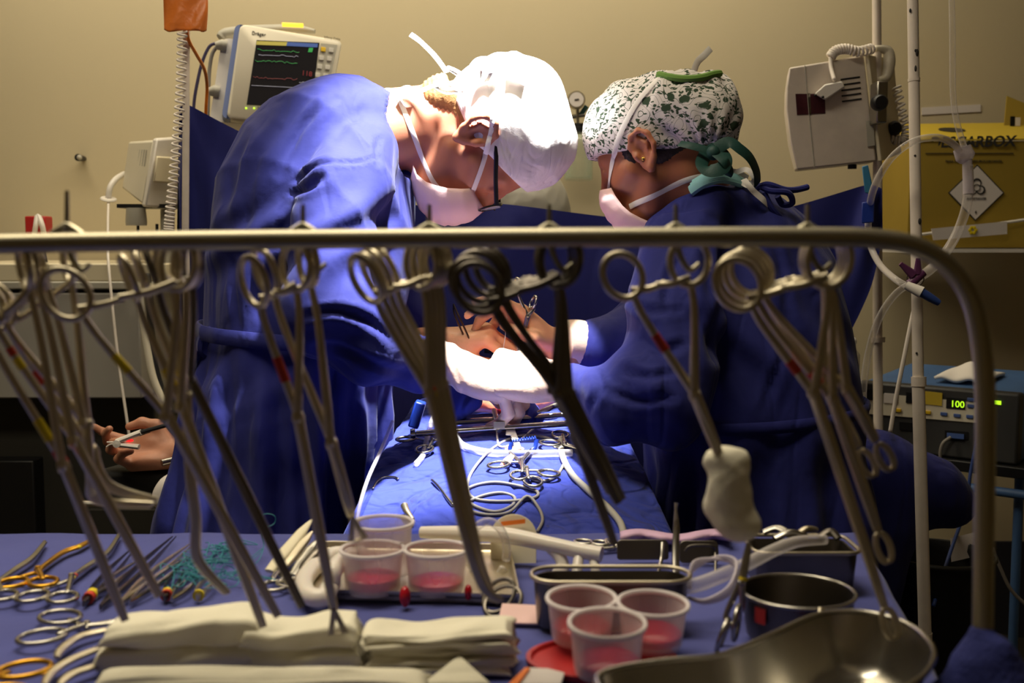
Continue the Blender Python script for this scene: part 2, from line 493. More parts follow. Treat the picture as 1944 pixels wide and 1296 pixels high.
def surfnet(f, lo, hi, h):
    lo = A(lo); hi = A(hi)
    n = np.ceil((hi - lo) / h).astype(int) + 1
    ax = [lo[i] + h * np.arange(n[i]) for i in range(3)]
    X = np.stack(np.meshgrid(*ax, indexing='ij'), -1)
    sh = X.shape[:3]
    V = np.concatenate([f(c) for c in np.array_split(X.reshape(-1, 3), max(1, X.size // 900000))]).reshape(sh)
    ins = V < 0
    c = [(i, j, k) for i in (0, 1) for j in (0, 1) for k in (0, 1)]
    m = tuple(s - 1 for s in sh)
    def sl(a, o): return a[o[0]:o[0] + m[0], o[1]:o[1] + m[1], o[2]:o[2] + m[2]]
    cnt = sum(sl(ins, o).astype(int) for o in c)
    act = (cnt > 0) & (cnt < 8)
    acc = np.zeros(m + (3,)); num = np.zeros(m)
    for a in c:
        for d in range(3):
            if a[d] == 0:
                b = list(a); b[d] = 1
                va, vb = sl(V, a), sl(V, b)
                x = (va < 0) != (vb < 0)
                t = np.where(x, va / np.where(x, va - vb, 1), 0)
                for e in range(3): acc[..., e] += np.where(x, a[e] + (t if e == d else 0), 0)
                num += x
    idx = -np.ones(m, int); ids = np.argwhere(act); idx[act] = np.arange(len(ids))
    pos = lo + h * (ids + acc[act] / num[act][:, None])
    F = []
    for d in range(3):
        e1, e2 = (d + 1) % 3, (d + 2) % 3
        s0 = [slice(None)] * 3; s0[d] = slice(0, -1); s1 = [slice(None)] * 3; s1[d] = slice(1, None)
        x = np.argwhere(ins[tuple(s0)] != ins[tuple(s1)])
        for q in x:
            if q[e1] < 1 or q[e2] < 1 or q[e1] >= sh[e1] - 1 or q[e2] >= sh[e2] - 1: continue
            u = np.zeros(3, int); u[e1] = 1; v_ = np.zeros(3, int); v_[e2] = 1
            quad = [idx[tuple(q - u - v_)], idx[tuple(q - v_)], idx[tuple(q)], idx[tuple(q - u)]]
            if not ins[tuple(q)]: quad = quad[::-1]
            F.append(tuple(int(i) for i in quad))
    return pos, F
def cloth(p, seed=0, scale=1.):
    "irregular fold field, roughly -1..1, from warped ridges"
    r = np.random.RandomState(seed); out = np.zeros(len(p)); q = p * scale
    wv = np.stack([np.sin(q @ r.normal(0, 9, 3) + r.rand() * 6) for _ in range(3)], 1) * .05
    for k in range(5):
        d = r.normal(0, 1, 3); d = d / np.linalg.norm(d) * (14 + 11 * k)
        s = np.sin((q + wv) @ d + r.rand() * 6)
        out += (1 - 2 * np.abs(s) ** .7) / (k + 1.5)
    return out / 1.6
# ================================================================== the room
def structure(name, mb, m, **k):
    return tag(mb.build(name, m, **k), kind='structure')
YW = 3.42                                   # back wall
structure('wall_back', MB().box((0, YW + .05, 1.45), (7, .1, 2.9)), 'wall_paint')
structure('wall_left', MB().box((-3.45, .70, 1.45), (.1, 5.54, 2.9)), 'wall_paint')
structure('wall_right', MB().box((3.45, .70, 1.45), (.1, 5.54, 2.9)), 'wall_paint')
structure('wall_front', MB().box((0, -2.05, 1.45), (7, .1, 2.9)), 'wall_paint')
structure('ceiling', MB().box((0, .70, 2.95), (7, 5.54, .1)), 'ceiling_paint')
structure('floor', MB().box((0, .70, -.05), (7, 5.54, .1)), 'floor_vinyl')
structure('baseboard_back', MB().box((0, YW - .006, .17), (6.8, .012, .34)), 'skirting_dark')

# ================================================================== people
def ray(px, py):
    return nrm(CF + CR * ((px - 972) / FPX) + CU * ((648 - py) / FPX))
def hit(px, py, f, off=.001, t0=1.3, t1=2.8):
    "where the sight line through px,py first meets the surface f, lifted off it"
    r = ray(px, py); t = t0; best = (9, None)
    for _ in range(140):
        q = (CC + r * t)[None]; d = f(q)[0]
        if d < best[0]: best = (d, q)
        if d < .0006 or t > t1: break
        t += max(d * .7, .0006)
    q = best[1]; q = project(f, q, off, 5)
    return q[0]
def hits(pts, f, off=.001, n=6):
    p = spl(A([(a, b, 0) for a, b in pts]), n)
    return np.array([hit(a, b, f, off) for a, b, _ in p])
def ribbon(pts, f, wd, th, mb=None, taper=None):
    "flat tape of width wd and thickness th lying along pts on the surface f"
    mb = mb or MB(); p = np.array(pts); g = grad(f, p)
    return mb.tube(p, wd / 2 if taper is None else [wd / 2 * t for t in taper], 8, flat=th / wd, ref=g)
def freetape(pts, wd, th, ref, mb=None, n=8):
    mb = mb or MB()
    return mb.tube(spl(pts, n), wd / 2, 8, flat=th / wd, ref=ref)

def head_local(nose=1.0):
    s = SD()
    s.ell((-.012, 0, .036), (.100, .077, .090))
    s.ell((.034, 0, -.020), (.060, .060, .078), k=.03)
    s.ell((.046, 0, -.078), (.042, .044, .036), k=.03)
    s.cone((.01, .052, -.045), (.07, .022, -.095), .018, .016, .02); s.cone((.01, -.052, -.045), (.07, -.022, -.095), .018, .016, .02)
    for y in (-1, 1):
        s.cone((.080, y * .014, .030), (.070, y * .045, .028), .010, .010, .014)      # brow
        s.cone((.060, y * .045, -.02), (.035, y * .062, -.012), .016, .014, .02)      # cheekbone
        s.ell((.098, y * .032, .009), (.020, .018, .012), k=.010, sub=True)            # eye socket
        s.ell((.076, y * .032, .008), (.0135, .0135, .0125), k=.003)                   # eyeball with lids
        s.cone((.086, y * .022, .010), (.084, y * .044, .010), .0035, .003, .004)      # lid fold
    s.cone((.092, 0, .016), (.114 * nose, 0, -.026), .009, .0115, .012)                # nose
    for y in (-1, 1): s.ell((.104, y * .012, -.030), (.010, .008, .008), k=.006)
    s.cone((.092, .020, -.060), (.101, 0, -.057), .006, .006, .005); s.cone((.092, -.020, -.060), (.101, 0, -.057), .006, .006, .005)
    s.cone((.090, .018, -.070), (.099, 0, -.071), .0065, .007, .005); s.cone((.090, -.018, -.070), (.099, 0, -.071), .0065, .007, .005)
    for y in (-1, 1):                                                                  # ears
        arc = [(.012, .080, -.006), (.014, .084, .014), (.004, .090, .028), (-.014, .096, .030), (-.026, .098, .018), (-.027, .096, -.002), (-.016, .090, -.020), (-.002, .083, -.032), (.007, .079, -.024)]
        arc = [(a, b * y, c) for a, b, c in arc]
        s.ell((-.004, .081 * y, .0), (.020, .008, .030), k=.008)
        s.chain(arc, [.004, .0045, .0045, .0045, .0045, .0045, .005, .007, .005], .004)
        inner = [(.008, .084 * y, .012), (-.006, .090 * y, .020), (-.016, .092 * y, .006), (-.010, .088 * y, -.010)]
        s.chain(inner, [.003, .0035, .0035, .003], .003)
        s.ell((.002, .090 * y, -.004), (.009, .008, .012), k=.004, sub=True)
        s.ell((.010, .086 * y, -.004), (.006, .006, .008), k=.004)                     # tragus
    return s
def frame(fwd, up):
    x = nrm(fwd); z = A(up); z = nrm(z - x * (z @ x)); y = np.cross(z, x)
    return np.stack([x, y, z], 1)
class Head:
    def __init__(s, c, R, sc): s.c = A(c); s.R = R; s.sc = sc; s.l = head_local()
    def w(s, *l): return s.c + s.sc * (s.R @ A(*l))
    def loc(s, p): return ((np.asarray(p) - s.c) @ s.R) / s.sc
    def __call__(s, p): return s.l(s.loc(p)) * s.sc
def hand_sdf(W, X, Z, side, curls, thumb=None, spread=.12, sc=1.0, wrist=None):
    """hand: wrist at W, palm along X, back of the hand facing Z; side +1/-1 puts the thumb on +/- (Z x X).
    curls: four (a,b,c) joint bends in degrees, index first"""
    X = nrm(X); Z = A(Z); Z = nrm(Z - X * (Z @ X)); Y = np.cross(Z, X) * side
    def w(x, y, z): return A(W) + sc * (X * x + Y * y + Z * z)
    s = SD()
    s.cone(w(-.03, 0, 0), w(.01, 0, 0), .026 * sc, .025 * sc, .02)
    for y, x in ((.030, .088), (.011, .093), (-.010, .089), (-.029, .080)):
        s.cone(w(.006, y * .55, 0), w(x, y, .001), .0165 * sc, .0135 * sc, .014 * sc)
    s.ell(w(.040, .026, -.012), A(.032, .018, .016) * sc, np.stack([X, Y, Z], 1), k=.014 * sc)   # thumb pad
    s.ell(w(.040, -.026, -.010), A(.036, .014, .014) * sc, np.stack([X, Y, Z], 1), k=.014 * sc)  # heel
    base = [(.088, .031), (.094, .011), (.090, -.010), (.081, -.029)]
    lens = [(.043, .026, .021), (.047, .030, .022), (.044, .028, .021), (.034, .021, .019)]
    for i in range(4):
        x, y = base[i]; p = w(x, y, 0); ang = 0; sp = (1.5 - i) * spread * .55
        pts = [p]
        for L, c in zip(lens[i], curls[i]):
            ang += math.radians(c)
            d = (X * math.cos(sp) + Y * math.sin(sp)) * math.cos(ang) - Z * math.sin(ang)
            p = p + d * L * sc; pts.append(p)
        s.chain(pts, [.0105 * sc, .0096 * sc, .0086 * sc, .0072 * sc], .004 * sc)
    t = thumb or [(.022, .030, -.012), (.052, .052, -.022), (.082, .058, -.030), (.106, .050, -.034)]
    s.chain([w(*q) for q in t], [.015 * sc, .0125 * sc, .0108 * sc, .0085 * sc], .008 * sc)
    if wrist is not None: s.cone(w(-.02, 0, 0), wrist, .027 * sc, .032 * sc, .02)
    return s
def bounds(mb_pts, pad): 
    a = np.array(mb_pts); return a.min(0) - pad, a.max(0) + pad
def sdf_mb(f, lo, hi, h, disp=None, mb=None):
    v, F = surfnet(f, lo, hi, h)
    if disp is not None:
        g = grad(f, v, h * .6); v = v + g * disp(v)[:, None]
    return (mb or MB()).add(v, F)

def to_px(v):
    q = v - CC; z = q @ CF
    return np.stack([972 + FPX * (q @ CR) / z, 648 - FPX * (q @ CU) / z], 1)
def creases(v, lines, front):
    "pulled folds: a narrow valley with a raised lip on either side, along each line, on the side facing the viewer"
    p = to_px(v); out = np.zeros(len(v)); on = v[:, 1] < front
    for pts, sg, dp in lines:
        c = spl(A([(x, y, 0) for x, y in pts]), 5)[:, :2]; best = np.full(len(v), 1e9); tt = np.zeros(len(v))
        for i in range(len(c) - 1):
            d = c[i + 1] - c[i]; h = np.clip(((p - c[i]) @ d) / (d @ d + 1e-9), 0, 1)
            e = np.linalg.norm(p - c[i] - h[:, None] * d, axis=1); m = e < best
            best[m] = e[m]; tt[m] = ((i + h) / (len(c) - 1))[m]
        fade = np.sin(np.clip(tt, .06, .94) * PI) ** .6
        q = best / sg
        out += on * fade * dp * (-np.exp(-q * q) + .55 * np.exp(-(q - 1.9) ** 2))
    return out

def squash(yc, k):
    def q(p):
        p = np.array(p, float); p[:, 1] = (p[:, 1] - yc) * k + yc; return p
    return q
def J(px, py, d): return P(px, py, d)
def R(rpx, d): return rpx * d / FPX

# ---------------------------------------------------------------- surgeon on the left, bent over
def surgeon():
    t = thing('person', 'surgeon in a blue gown and white cap, bent over with face down, holding forceps', 'person', (P(520, 900, 1.9)[0], 1.9, 0))
    H = Head((0, 0, 0), frame((.13, .06, -.985), (.985, -.02, .13)), 1.07)
    H.c = P(906, 251, 1.80) - H.sc * (H.R @ A(-.005, -.088, 0))
    yc = H.c[1] + .0
    neck = P(722, 262, yc / math.cos(PITCH) + .0)
    dn = 1.885
    body = SD()
    body.fn(H, .01)
    body.cone(H.w(-.035, 0, -.035), P(716, 262, dn), .056, .064, .022)
    body.cone(H.w(-.055, 0, -.03), P(712, 222, dn), .034, .046, .022)
    def bb(p): return np.minimum(body(p), 9)
    mb = sdf_mb(body, *bounds([H.w(.15, .12, -.15), H.w(-.14, -.12, .16), H.w(.15, -.12, .16), P(690, 262, dn), P(690, 330, dn)], .05), .0042)
    # trunk, arms and legs below the clothes
    lim = SD()
    lim.chain([J(700, 265, dn), J(640, 330, 1.9), J(590, 500, 1.92), J(570, 700, 1.93), J(560, 820, 1.93)], [.06, .10, .10, .095, .10], .04)
    for s in (-1, 1):
        lim.chain([J(560, 820, 1.93 + .08 * s), A(J(540, 1100, 1.93)[0], 1.93 + .09 * s, .48), A(J(530, 1100, 1.93)[0], 1.93 + .09 * s, .09)], [.075, .052, .042], .03)
        x = J(530, 1100, 1.93)[0]
        lim.cone((x - .03, 1.93 + .09 * s, .045), (x + .16, 1.93 + .10 * s, .04), .040, .034, .02)
    lim.chain([J(650, 320, 1.80), J(615, 590, 1.70), J(800, 690, 1.76)], [.05, .042, .03], .03)
    lim.chain([J(690, 320, 2.02), J(730, 560, 2.10), J(815, 645, 2.04)], [.05, .04, .03], .03)
    lo, hi = bounds([J(400, 250, 1.65), J(830, 250, 2.25), A(-.6, 1.7, .0), A(0, 2.2, .0)], .05); lo[2] = -.001
    sdf_mb(lim, lo, hi, .016, mb=mb)
    mb.build('body', 'skin_light', t, smooth=0)
    # hair at the nape, below the cap
    hair = lambda p: np.maximum(np.maximum(smin(ell_sdf(H.loc(p), (-.013, 0, .034), (.1035, .0800, .0935)), ell_sdf(H.loc(p), (-.066, 0, -.042), (.042, .058, .052)), .02) * H.sc, ((H.loc(p) @ A(-.506, 0, 1)) - .012)), H.loc(p) @ A(1, 0, -.35) + .012)
    sdf_mb(hair, *bounds([H.w(.1, .1, -.1), H.w(-.12, -.1, .15), H.w(-.12, .1, -.12), H.w(.1, -.1, .15)], .015), .004,
           disp=lambda v: .0012 * np.sin(H.loc(v)[:, 2] * 900 + 30 * H.loc(v)[:, 1])).build('hair', 'hair_blond', t, smooth=0)
    # cap
    cs = SD(); cs.ell((-.012, 0, .040), (.112, .092, .104)); cs.ell((-.055, 0, .075), (.058, .07, .062), k=.03); cs.ell((.02, 0, .09), (.07, .07, .062), k=.03)
    for q, r in (((-.105, -.02, .02), .020), ((-.108, .0, .045), .022), ((-.098, -.045, .035), .016), ((-.104, .03, .01), .018), ((-.112, -.01, .07), .014)): cs.ell(q, (r, r * .8, r), k=.008)
    rim = lambda l: -(l @ A(-.506, 0, 1)) + .001 - .010 * np.cos(l[:, 0] * 30)
    cap = lambda p: np.maximum(cs(H.loc(p)) * H.sc, rim(H.loc(p)) * H.sc)
    def capd(v):
        l = H.loc(v)
        rad = np.sin(np.arctan2(l[:, 1], l[:, 2] + .0) * 3 + l[:, 0] * 60 + np.sin(l[:, 2] * 70))
        return .0022 * cloth(l, 3, 1.6) + .0014 * rad
    c = sdf_mb(cap, *bounds([H.w(.14, .12, -.12), H.w(-.15, -.12, .17), H.w(.14, -.12, .17), H.w(-.15, .12, -.12)], .02), .0045, disp=capd).build('cap', 'cap_white', t, smooth=0)
    freetape([P(848, 138, 1.8), P(842, 128, 1.8), P(822, 102, 1.79), P(796, 77, 1.8), P(779, 65, 1.8)], .010, .0015, (.6, -1, .3)).build('tie', 'tie_white', c)
    m = MB()
    for a in ([(870, 142), (850, 128), (866, 134), (890, 150)], [(905, 150), (912, 130), (935, 138), (925, 158)], [(880, 175), (840, 160), (800, 172), (778, 190)], [(858, 158), (830, 164), (850, 176), (880, 168)], [(960, 140), (978, 142), (994, 152)]):
        freetape([P(x, y, 1.79) for x, y in a], .014, .002, (.3, -.6, 1), m)
    m.build('tie', 'tie_white', c)
    allf = lambda p: np.minimum(np.minimum(body(p), cap(p)), hair(p))
    # mask
    zc = [-.008, -.030, -.055, -.075, -.095, -.112, -.120]; xc = [.112, .128, .132, .130, .122, .098, .060]
    xs = [.078, .076, .072, .066, .058, .045, .03]; hw = [.050, .066, .069, .068, .062, .054, .046]
    g = []
    for i in np.linspace(0, 6, 25):
        z_, x_, s_, w_ = [np.interp(i, range(7), q) for q in (zc, xc, xs, hw)]
        row = []
        for s in np.linspace(-1, 1, 41):
            pl = .0022 * (abs(math.sin(i * PI * 1.1)) ** .6) * (1 - abs(s) ** 3)
            row.append(H.w(s_ + (x_ + pl - s_) * math.cos(s * PI / 2) ** .75 if abs(s) < 1 else s_, w_ * math.sin(s * PI / 2), z_ - .012 * (abs(s) ** 2) * (1 - i / 3.)))
        g.append(row)
    mk = MB().grid(g).build('face_mask', 'mask_pink', t, solid=.0012, smooth=0)
    m = MB(); ribbon(hits([(897, 364), (904, 346), (916, 312), (927, 272), (934, 238), (935, 205), (932, 172), (928, 146)], allf, .0012), allf, .0085, .0012, m)
    ribbon(hits([(836, 361), (820, 340), (802, 300), (783, 250), (768, 212), (757, 186)], allf, .0012), allf, .0085, .0012, m)
    m.build('strap', 'tie_white', mk)
    m = MB(); freetape([P(757, 186, 1.84), P(765, 170, 1.84), P(778, 168, 1.84), P(772, 182, 1.84), P(756, 184, 1.84), P(738, 172, 1.85), P(728, 176, 1.85)], .010, .0015, (.2, -1, .3), m)
    freetape([P(757, 186, 1.83), P(770, 180, 1.82), P(786, 182, 1.82)], .010, .0015, (0, -.6, 1), m); m.build('strap', 'tie_white', mk)
    # glasses
    gm = MB()
    for s in (-1, 1):
        gm.tube(spl([H.w(-.018, .086 * s, .012), H.w(-.008, .085 * s, .026), H.w(.03, .082 * s, .024), H.w(.07, .076 * s, .018), H.w(.108, .068 * s, .014)], 6), .0022, 6, flat=1.7, ref=H.R @ A(0, 0, 1))
        cx = .034 * s
        gm.ring(H.w(.112, cx, .002), .026 * H.sc, .0016, H.R @ A(-.12 , s, 0), H.R @ A(-.1, 0, 1), 24, 6, ry=.018 * H.sc)
    gm.tube([H.w(.114, -.009, .006), H.w(.117, 0, .008), H.w(.114, .009, .006)], .0016, 6)
    gl = gm.build('glasses', 'glasses_black', t)
    for s in (-1, 1):
        q = [H.w(.112 - .12 * (a * .025) * s * 1.0, .034 * s + a * .025, .002 + b * .017 ) for a, b in [(math.cos(k), math.sin(k)) for k in np.linspace(0, 2 * PI, 20, endpoint=False)]]
        MB().loft([q, [x + H.R @ A(.001, 0, 0) for x in q]]).build('lens', 'lens_glass', gl)
    # gown
    g = SD(); sq = squash(1.89, 1.0)
    def tor(p):
        p = sq(p); s = SD()
        s.chain([J(715, 262, 1.87), J(655, 268, 1.88), J(612, 330, 1.89), J(598, 430, 1.89), J(585, 540, 1.89), J(572, 640, 1.89)], [R(84, 1.87), R(112, 1.88), R(160, 1.89), R(182, 1.89), R(176, 1.89), R(166, 1.89)], .05)
        s.chain([J(572, 640, 1.89), J(545, 800, 1.89), J(505, 1010, 1.89), A(J(490, 1010, 1.89)[0], 1.89, .30)], [R(166, 1.89), R(176, 1.89), R(188, 1.89), R(200, 1.89)], .05)
        return s(p)
    g.fn(tor)
    g.chain([J(684, 292, 1.80), J(655, 360, 1.735), J(628, 450, 1.69), J(615, 585, 1.645)], [R(78, 1.80), R(84, 1.735), R(84, 1.69), R(82, 1.645)], .010)
    g.chain([J(618, 590, 1.645), J(700, 650, 1.68), J(798, 692, 1.755)], [R(84, 1.645), R(78, 1.68), R(56, 1.75)], .02)
    g.chain([J(700, 300, 2.03), J(735, 540, 2.10), J(815, 640, 2.05)], [R(85, 2.03), R(62, 2.1), R(42, 2.05)], .03)
    g.cone(P(752, 252, 1.86), P(900, 255, 1.84), .062, .115, .006, sub=True)
    g.cone(J(798, 692, 1.755), J(880, 704, 1.80), R(46, 1.75), R(60, 1.8), .004, sub=True)
    gown = lambda p: smax(g(p), -(p[:, 2] - .30), .004)
    def gd(v):
        d = .0022 * cloth(v, 11, .42) + .0010 * cloth(v, 5, 1.0)
        th = np.arctan2(v[:, 1] - 1.89, v[:, 0] - J(550, 800, 1.89)[0])
        zz = np.clip((J(560, 650, 1.89)[2] - v[:, 2]) / .12, 0, 1)
        pl = zz * (.010 * np.sin(th * 13 + 2 * np.sin(v[:, 2] * 5)) + .007 * np.sin(th * 27 + 1.3))
        arm = np.clip((v[:, 0] - J(640, 600, 1.7)[0]) / .05, 0, 1) * (v[:, 1] < 1.82)
        # long folds across the back and down the sleeve
        bk = np.clip((v[:, 2] - 1.20) / .1, 0, 1)
        fo = bk * .0036 * (1 - 2 * np.abs(np.sin((v[:, 0] * .75 + v[:, 2] * .5) * 42 + 4 * np.sin(v[:, 0] * 7) + v[:, 1] * 9)) ** .7)
        sl = (1 - zz) * np.clip((1.84 - v[:, 1]) / .06, 0, 1) * .005 * np.sin((v[:, 0] * .8 - v[:, 2] * .7) * 70 + 3 * np.sin(v[:, 2] * 22))
        cr = creases(v, [([(634, 188), (600, 212), (570, 240), (546, 280), (528, 330)], 8, .006), ([(690, 205), (660, 225), (630, 262)], 8, .004),
                         ([(616, 336), (586, 356), (552, 366)], 6, .008), ([(622, 306), (592, 322), (560, 344)], 5, .007), ([(720, 262), (716, 284), (722, 310)], 5, .006), 
                         ([(617, 312), (660, 301), (724, 297)], 3.5, .0035), ([(580, 600), (640, 590), (700, 612), (750, 650)], 8, .008),
                         ([(600, 660), (660, 668), (720, 694), (770, 712)], 8, .007), ([(470, 250), (440, 330), (424, 420)], 8, .004), ([(520, 240), (480, 330), (460, 430)], 9, .005), ([(440, 500), (448, 560), (456, 625)], 6, .005), ([(480, 500), (486, 560), (500, 625)], 7, .006)], 1.92)
        return d + pl * (1 - arm) + fo + sl + cr
    lo, hi = bounds([J(270, 140, 1.9), J(840, 150, 1.6), A(J(290, 1000, 1.9)[0], 2.26, .28)], .03); lo[1] = 1.50
    gm = sdf_mb(gown, lo, hi, .0064, disp=gd).build('gown', 'gown_cloth', t, smooth=0)
    # belt with its knot at the back
    bp = []
    for th in np.linspace(0, 2 * PI, 60, endpoint=False):
        d = A(math.cos(th), math.sin(th), 0); c = A(J(580, 636, 1.89)[0], 1.89, J(580, 634 , 1.89)[2] - .012 * math.cos(th) )
        rr = np.arange(.05, .32, .004); vv = gown(c + d * rr[:, None]); k = np.argmax(vv > 0)
        bp.append(c + d * (min(rr[k], .21) + .005))
    b = MB().tube(bp, .013, 10, flat=.35, closed=True, ref=[nrm((q - A(J(580, 636, 1.89)[0], 1.89, q[2]))) for q in bp])
    kn = P(412, 636, 1.83)
    b.tube(spl([kn + A(.01, -.02, .006), kn + A(-.008, -.03, .004), kn + A(-.016, -.025, -.02), kn + A(-.002, -.02, -.03), kn + A(.014, -.022, -.012)], 6), .011, 8)
    b.tube(spl([kn + A(-.012, -.02, -.02), kn + A(-.03, -.01, -.05), kn + A(-.036, -.01, -.09), kn + A(-.03, -.005, -.12)], 6), .017, 8, flat=.3, ref=(.8, -.5, .3))
    b.build('belt', 'gown_cloth', t)
    # gloved hands
    hr = hand_sdf(P(858, 692, 1.80), (.90, .16, -.36), (.36, -.34, .84), 1,
                  [(34, 40, 24), (38, 46, 26), (44, 50, 28), (50, 52, 30)], thumb=[(.022, .026, -.012), (.05, .046, -.026), (.078, .046, -.044), (.10, .036, -.054)], spread=.10, sc=1.10, wrist=P(800, 684, 1.76))
    sdf_mb(hr, *bounds([P(780, 600, 1.7), P(1120, 850, 1.7), P(1120, 850, 2.05)], .02), .0032,
           disp=lambda v: .0011 * cloth(v, 9, 2.4) + .0016 * np.sin(v[:, 0] * 330 + v[:, 2] * 120) * np.exp(-((v[:, 0] - P(855, 690, 1.78)[0]) / .022) ** 2)).build('glove', 'glove_latex', t, smooth=0)
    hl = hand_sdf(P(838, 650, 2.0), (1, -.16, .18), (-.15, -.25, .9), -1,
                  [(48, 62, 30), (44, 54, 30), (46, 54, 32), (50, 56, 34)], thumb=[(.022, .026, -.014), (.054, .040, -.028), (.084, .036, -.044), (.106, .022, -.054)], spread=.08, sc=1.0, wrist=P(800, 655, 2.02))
    sdf_mb(hl, *bounds([P(780, 580, 1.9), P(980, 760, 1.9), P(980, 760, 2.15)], .02), .0032, disp=lambda v: .0008 * cloth(v, 2, 2.4)).build('glove', 'glove_bounce_tan', t, smooth=0)
    return t
surgeon()

# ---------------------------------------------------------------- nurse on the right
def nurse():
    t = thing('person', 'nurse in a blue gown and leaf-print cap, seen from behind, working with raised hands', 'person', (P(1430, 900, 1.92)[0], 1.92, 0))
    H = Head((0, 0, 0), frame((-.80, .36, -.47), (-.40, .18, .88)), 1.0)
    H.c = P(1222, 284, 1.80) - H.R @ A(-.005, .085, 0)
    dn = 1.90
    body = SD(); body.fn(H, .01)
    body.cone(H.w(-.035, 0, -.045), P(1335, 415, dn), .054, .064, .022)
    mb = sdf_mb(body, *bounds([H.w(.14, .12, -.14), H.w(-.13, -.12, .14), H.w(.14, -.12, .14), P(1340, 440, dn), P(1390, 420, dn)], .05), .0042)
    lim = SD()
    lim.chain([J(1350, 430, 1.91), J(1400, 530, 1.92), J(1415, 680, 1.92), J(1430, 860, 1.92)], [.065, .11, .10, .11], .04)
    x = J(1430, 1000, 1.92)[0]
    for s in (-1, 1):
        lim.chain([J(1430, 880, 1.92 + .08 * s), A(x, 1.92 + .09 * s, .48), A(x + .02, 1.92 + .09 * s, .09)], [.08, .052, .042], .03)
        lim.cone((x + .03, 1.92 + .09 * s, .045), (x - .16, 1.92 + .10 * s, .04), .040, .034, .02)
    lim.chain([J(1300, 500, 1.80), J(1248, 760, 1.69), J(1100, 740, 1.75)], [.05, .042, .03], .03)
    lim.chain([J(1330, 500, 2.04), J(1222, 655, 2.06), J(1150, 660, 2.03)], [.05, .040, .024], .03)
    lo, hi = bounds([J(1080, 420, 1.65), J(1640, 420, 2.25)], .05); lo[2] = -.001; lo[1] = 1.58
    sdf_mb(lim, lo, hi, .016, mb=mb)
    mb.build('body', 'skin_tan', t, smooth=0)
    hair = lambda p: np.maximum(np.maximum(ell_sdf(H.loc(p), (-.013, 0, .032), (.103, .0800, .094)), (H.loc(p) @ A(-.44, 0, 1)) - .02), np.maximum(H.loc(p) @ A(1, 0, -.15) - .002, -(H.loc(p)[:, 2] + .125 + .5 * (H.loc(p)[:, 0] + .06))))
    burn = lambda p: ell_sdf(H.loc(p), (.022, .0705, .012), (.012, .007, .026))
    hf = lambda p: np.minimum(hair(p), burn(p))
    sdf_mb(hf, *bounds([H.w(.1, .1, -.12), H.w(-.12, -.1, .15), H.w(-.12, .1, -.12), H.w(.1, -.1, .15)], .01), .004,
           disp=lambda v: .001 * np.sin(H.loc(v)[:, 2] * 800 + 90 * H.loc(v)[:, 0])).build('hair', 'hair_dark', t, smooth=0)
    # printed cap
    cs = SD(); cs.ell((-.010, 0, .046), (.112, .093, .096)); cs.ell((.03, .0, .062), (.066, .07, .068), k=.03)
    bun = P(1335, 222, 1.83)
    rim = lambda l: -(l @ A(-.44, 0, 1)) + .003
    def capf(p):
        a = np.maximum(smin(cs(H.loc(p)), ell_sdf(p, bun, (.066, .075, .076)), .035), 0 * p[:, 0] - 9)
        a = smin(a, ell_sdf(p, P(1290, 200, 1.84), (.075, .075, .066)), .03)
        l = H.loc(p)
        return np.maximum(a, np.minimum(rim(l), 9))
    def capd(v):
        l = H.loc(v)
        gather = np.exp(-((v - P(1345, 300, 1.8)) ** 2).sum(1) / .006)
        th = np.arctan2(v[:, 2] - P(1345, 300, 1.8)[2], v[:, 0] - P(1345, 300, 1.8)[0])
        top = np.exp(-((v[:, 2] - P(1300, 140, 1.84)[2]) / .05) ** 2)
        return .0026 * cloth(l, 8, 1.2) + .004 * gather * np.sin(th * 16) + .0028 * top * np.sin(v[:, 0] * 150 + v[:, 1] * 40)
    cp = sdf_mb(capf, *bounds([P(1110, 110, 1.6), P(1430, 340, 1.6), P(1430, 340, 2.08)], .01), .0042, disp=capd).build('cap', 'floral_print', t, smooth=0)
    m = MB(); m.tube(hits([(1250, 142), (1272, 147), (1300, 150), (1330, 148), (1352, 142), (1366, 140)], capf, .001), .006, 8); m.build('cap_edge', 'cap_green', cp)
    m = MB()
    for pts, ww in (([(1340, 292, 1.76), (1332, 312, 1.73), (1345, 324, 1.72), (1372, 318, 1.72), (1378, 298, 1.74), (1362, 282, 1.76), (1345, 290, 1.75)], .022),
                   ([(1360, 282, 1.75), (1384, 270, 1.75), (1404, 282, 1.75), (1424, 300, 1.76), (1436, 326, 1.78), (1438, 350, 1.80)], .020),
                   ([(1352, 290, 1.745), (1340, 284, 1.74), (1310, 276, 1.74), (1290, 272, 1.75)], .014),
                   ([(1360, 292, 1.73), (1376, 306, 1.72), (1384, 322, 1.73), (1378, 332, 1.74)], .018)):
        freetape([P(*q) for q in pts], ww, .002, (.3, -1, .45), m)
    m.ell(P(1354, 290, 1.735), (.011, .010, .012))
    m.build('ribbon', 'ribbon_green', cp)
    allf = lambda p: np.minimum(np.minimum(body(p), capf(p)), hair(p))
    # mask
    zc = [-.008, -.030, -.055, -.075, -.095, -.112, -.120]; xc = [.112, .122, .122, .118, .112, .098, .070]
    xs = [.082, .078, .074, .068, .058, .048, .03]; hw = [.050, .064, .066, .064, .058, .052, .044]
    g = []
    for i in np.linspace(0, 6, 25):
        z_, x_, s_, w_ = [np.interp(i, range(7), q) for q in (zc, xc, xs, hw)]
        g.append([H.w(s_ + (x_ + .002 * abs(math.sin(i * PI * 1.1)) - s_) * max(math.cos(s * PI / 2), 0) ** .75, w_ * math.sin(s * PI / 2), z_ - .012 * s * s * (1 - i / 3.)) for s in np.linspace(-1, 1, 41)])
    mk = MB().grid(g).build('face_mask', 'mask_pink', t, solid=.0012, smooth=0)
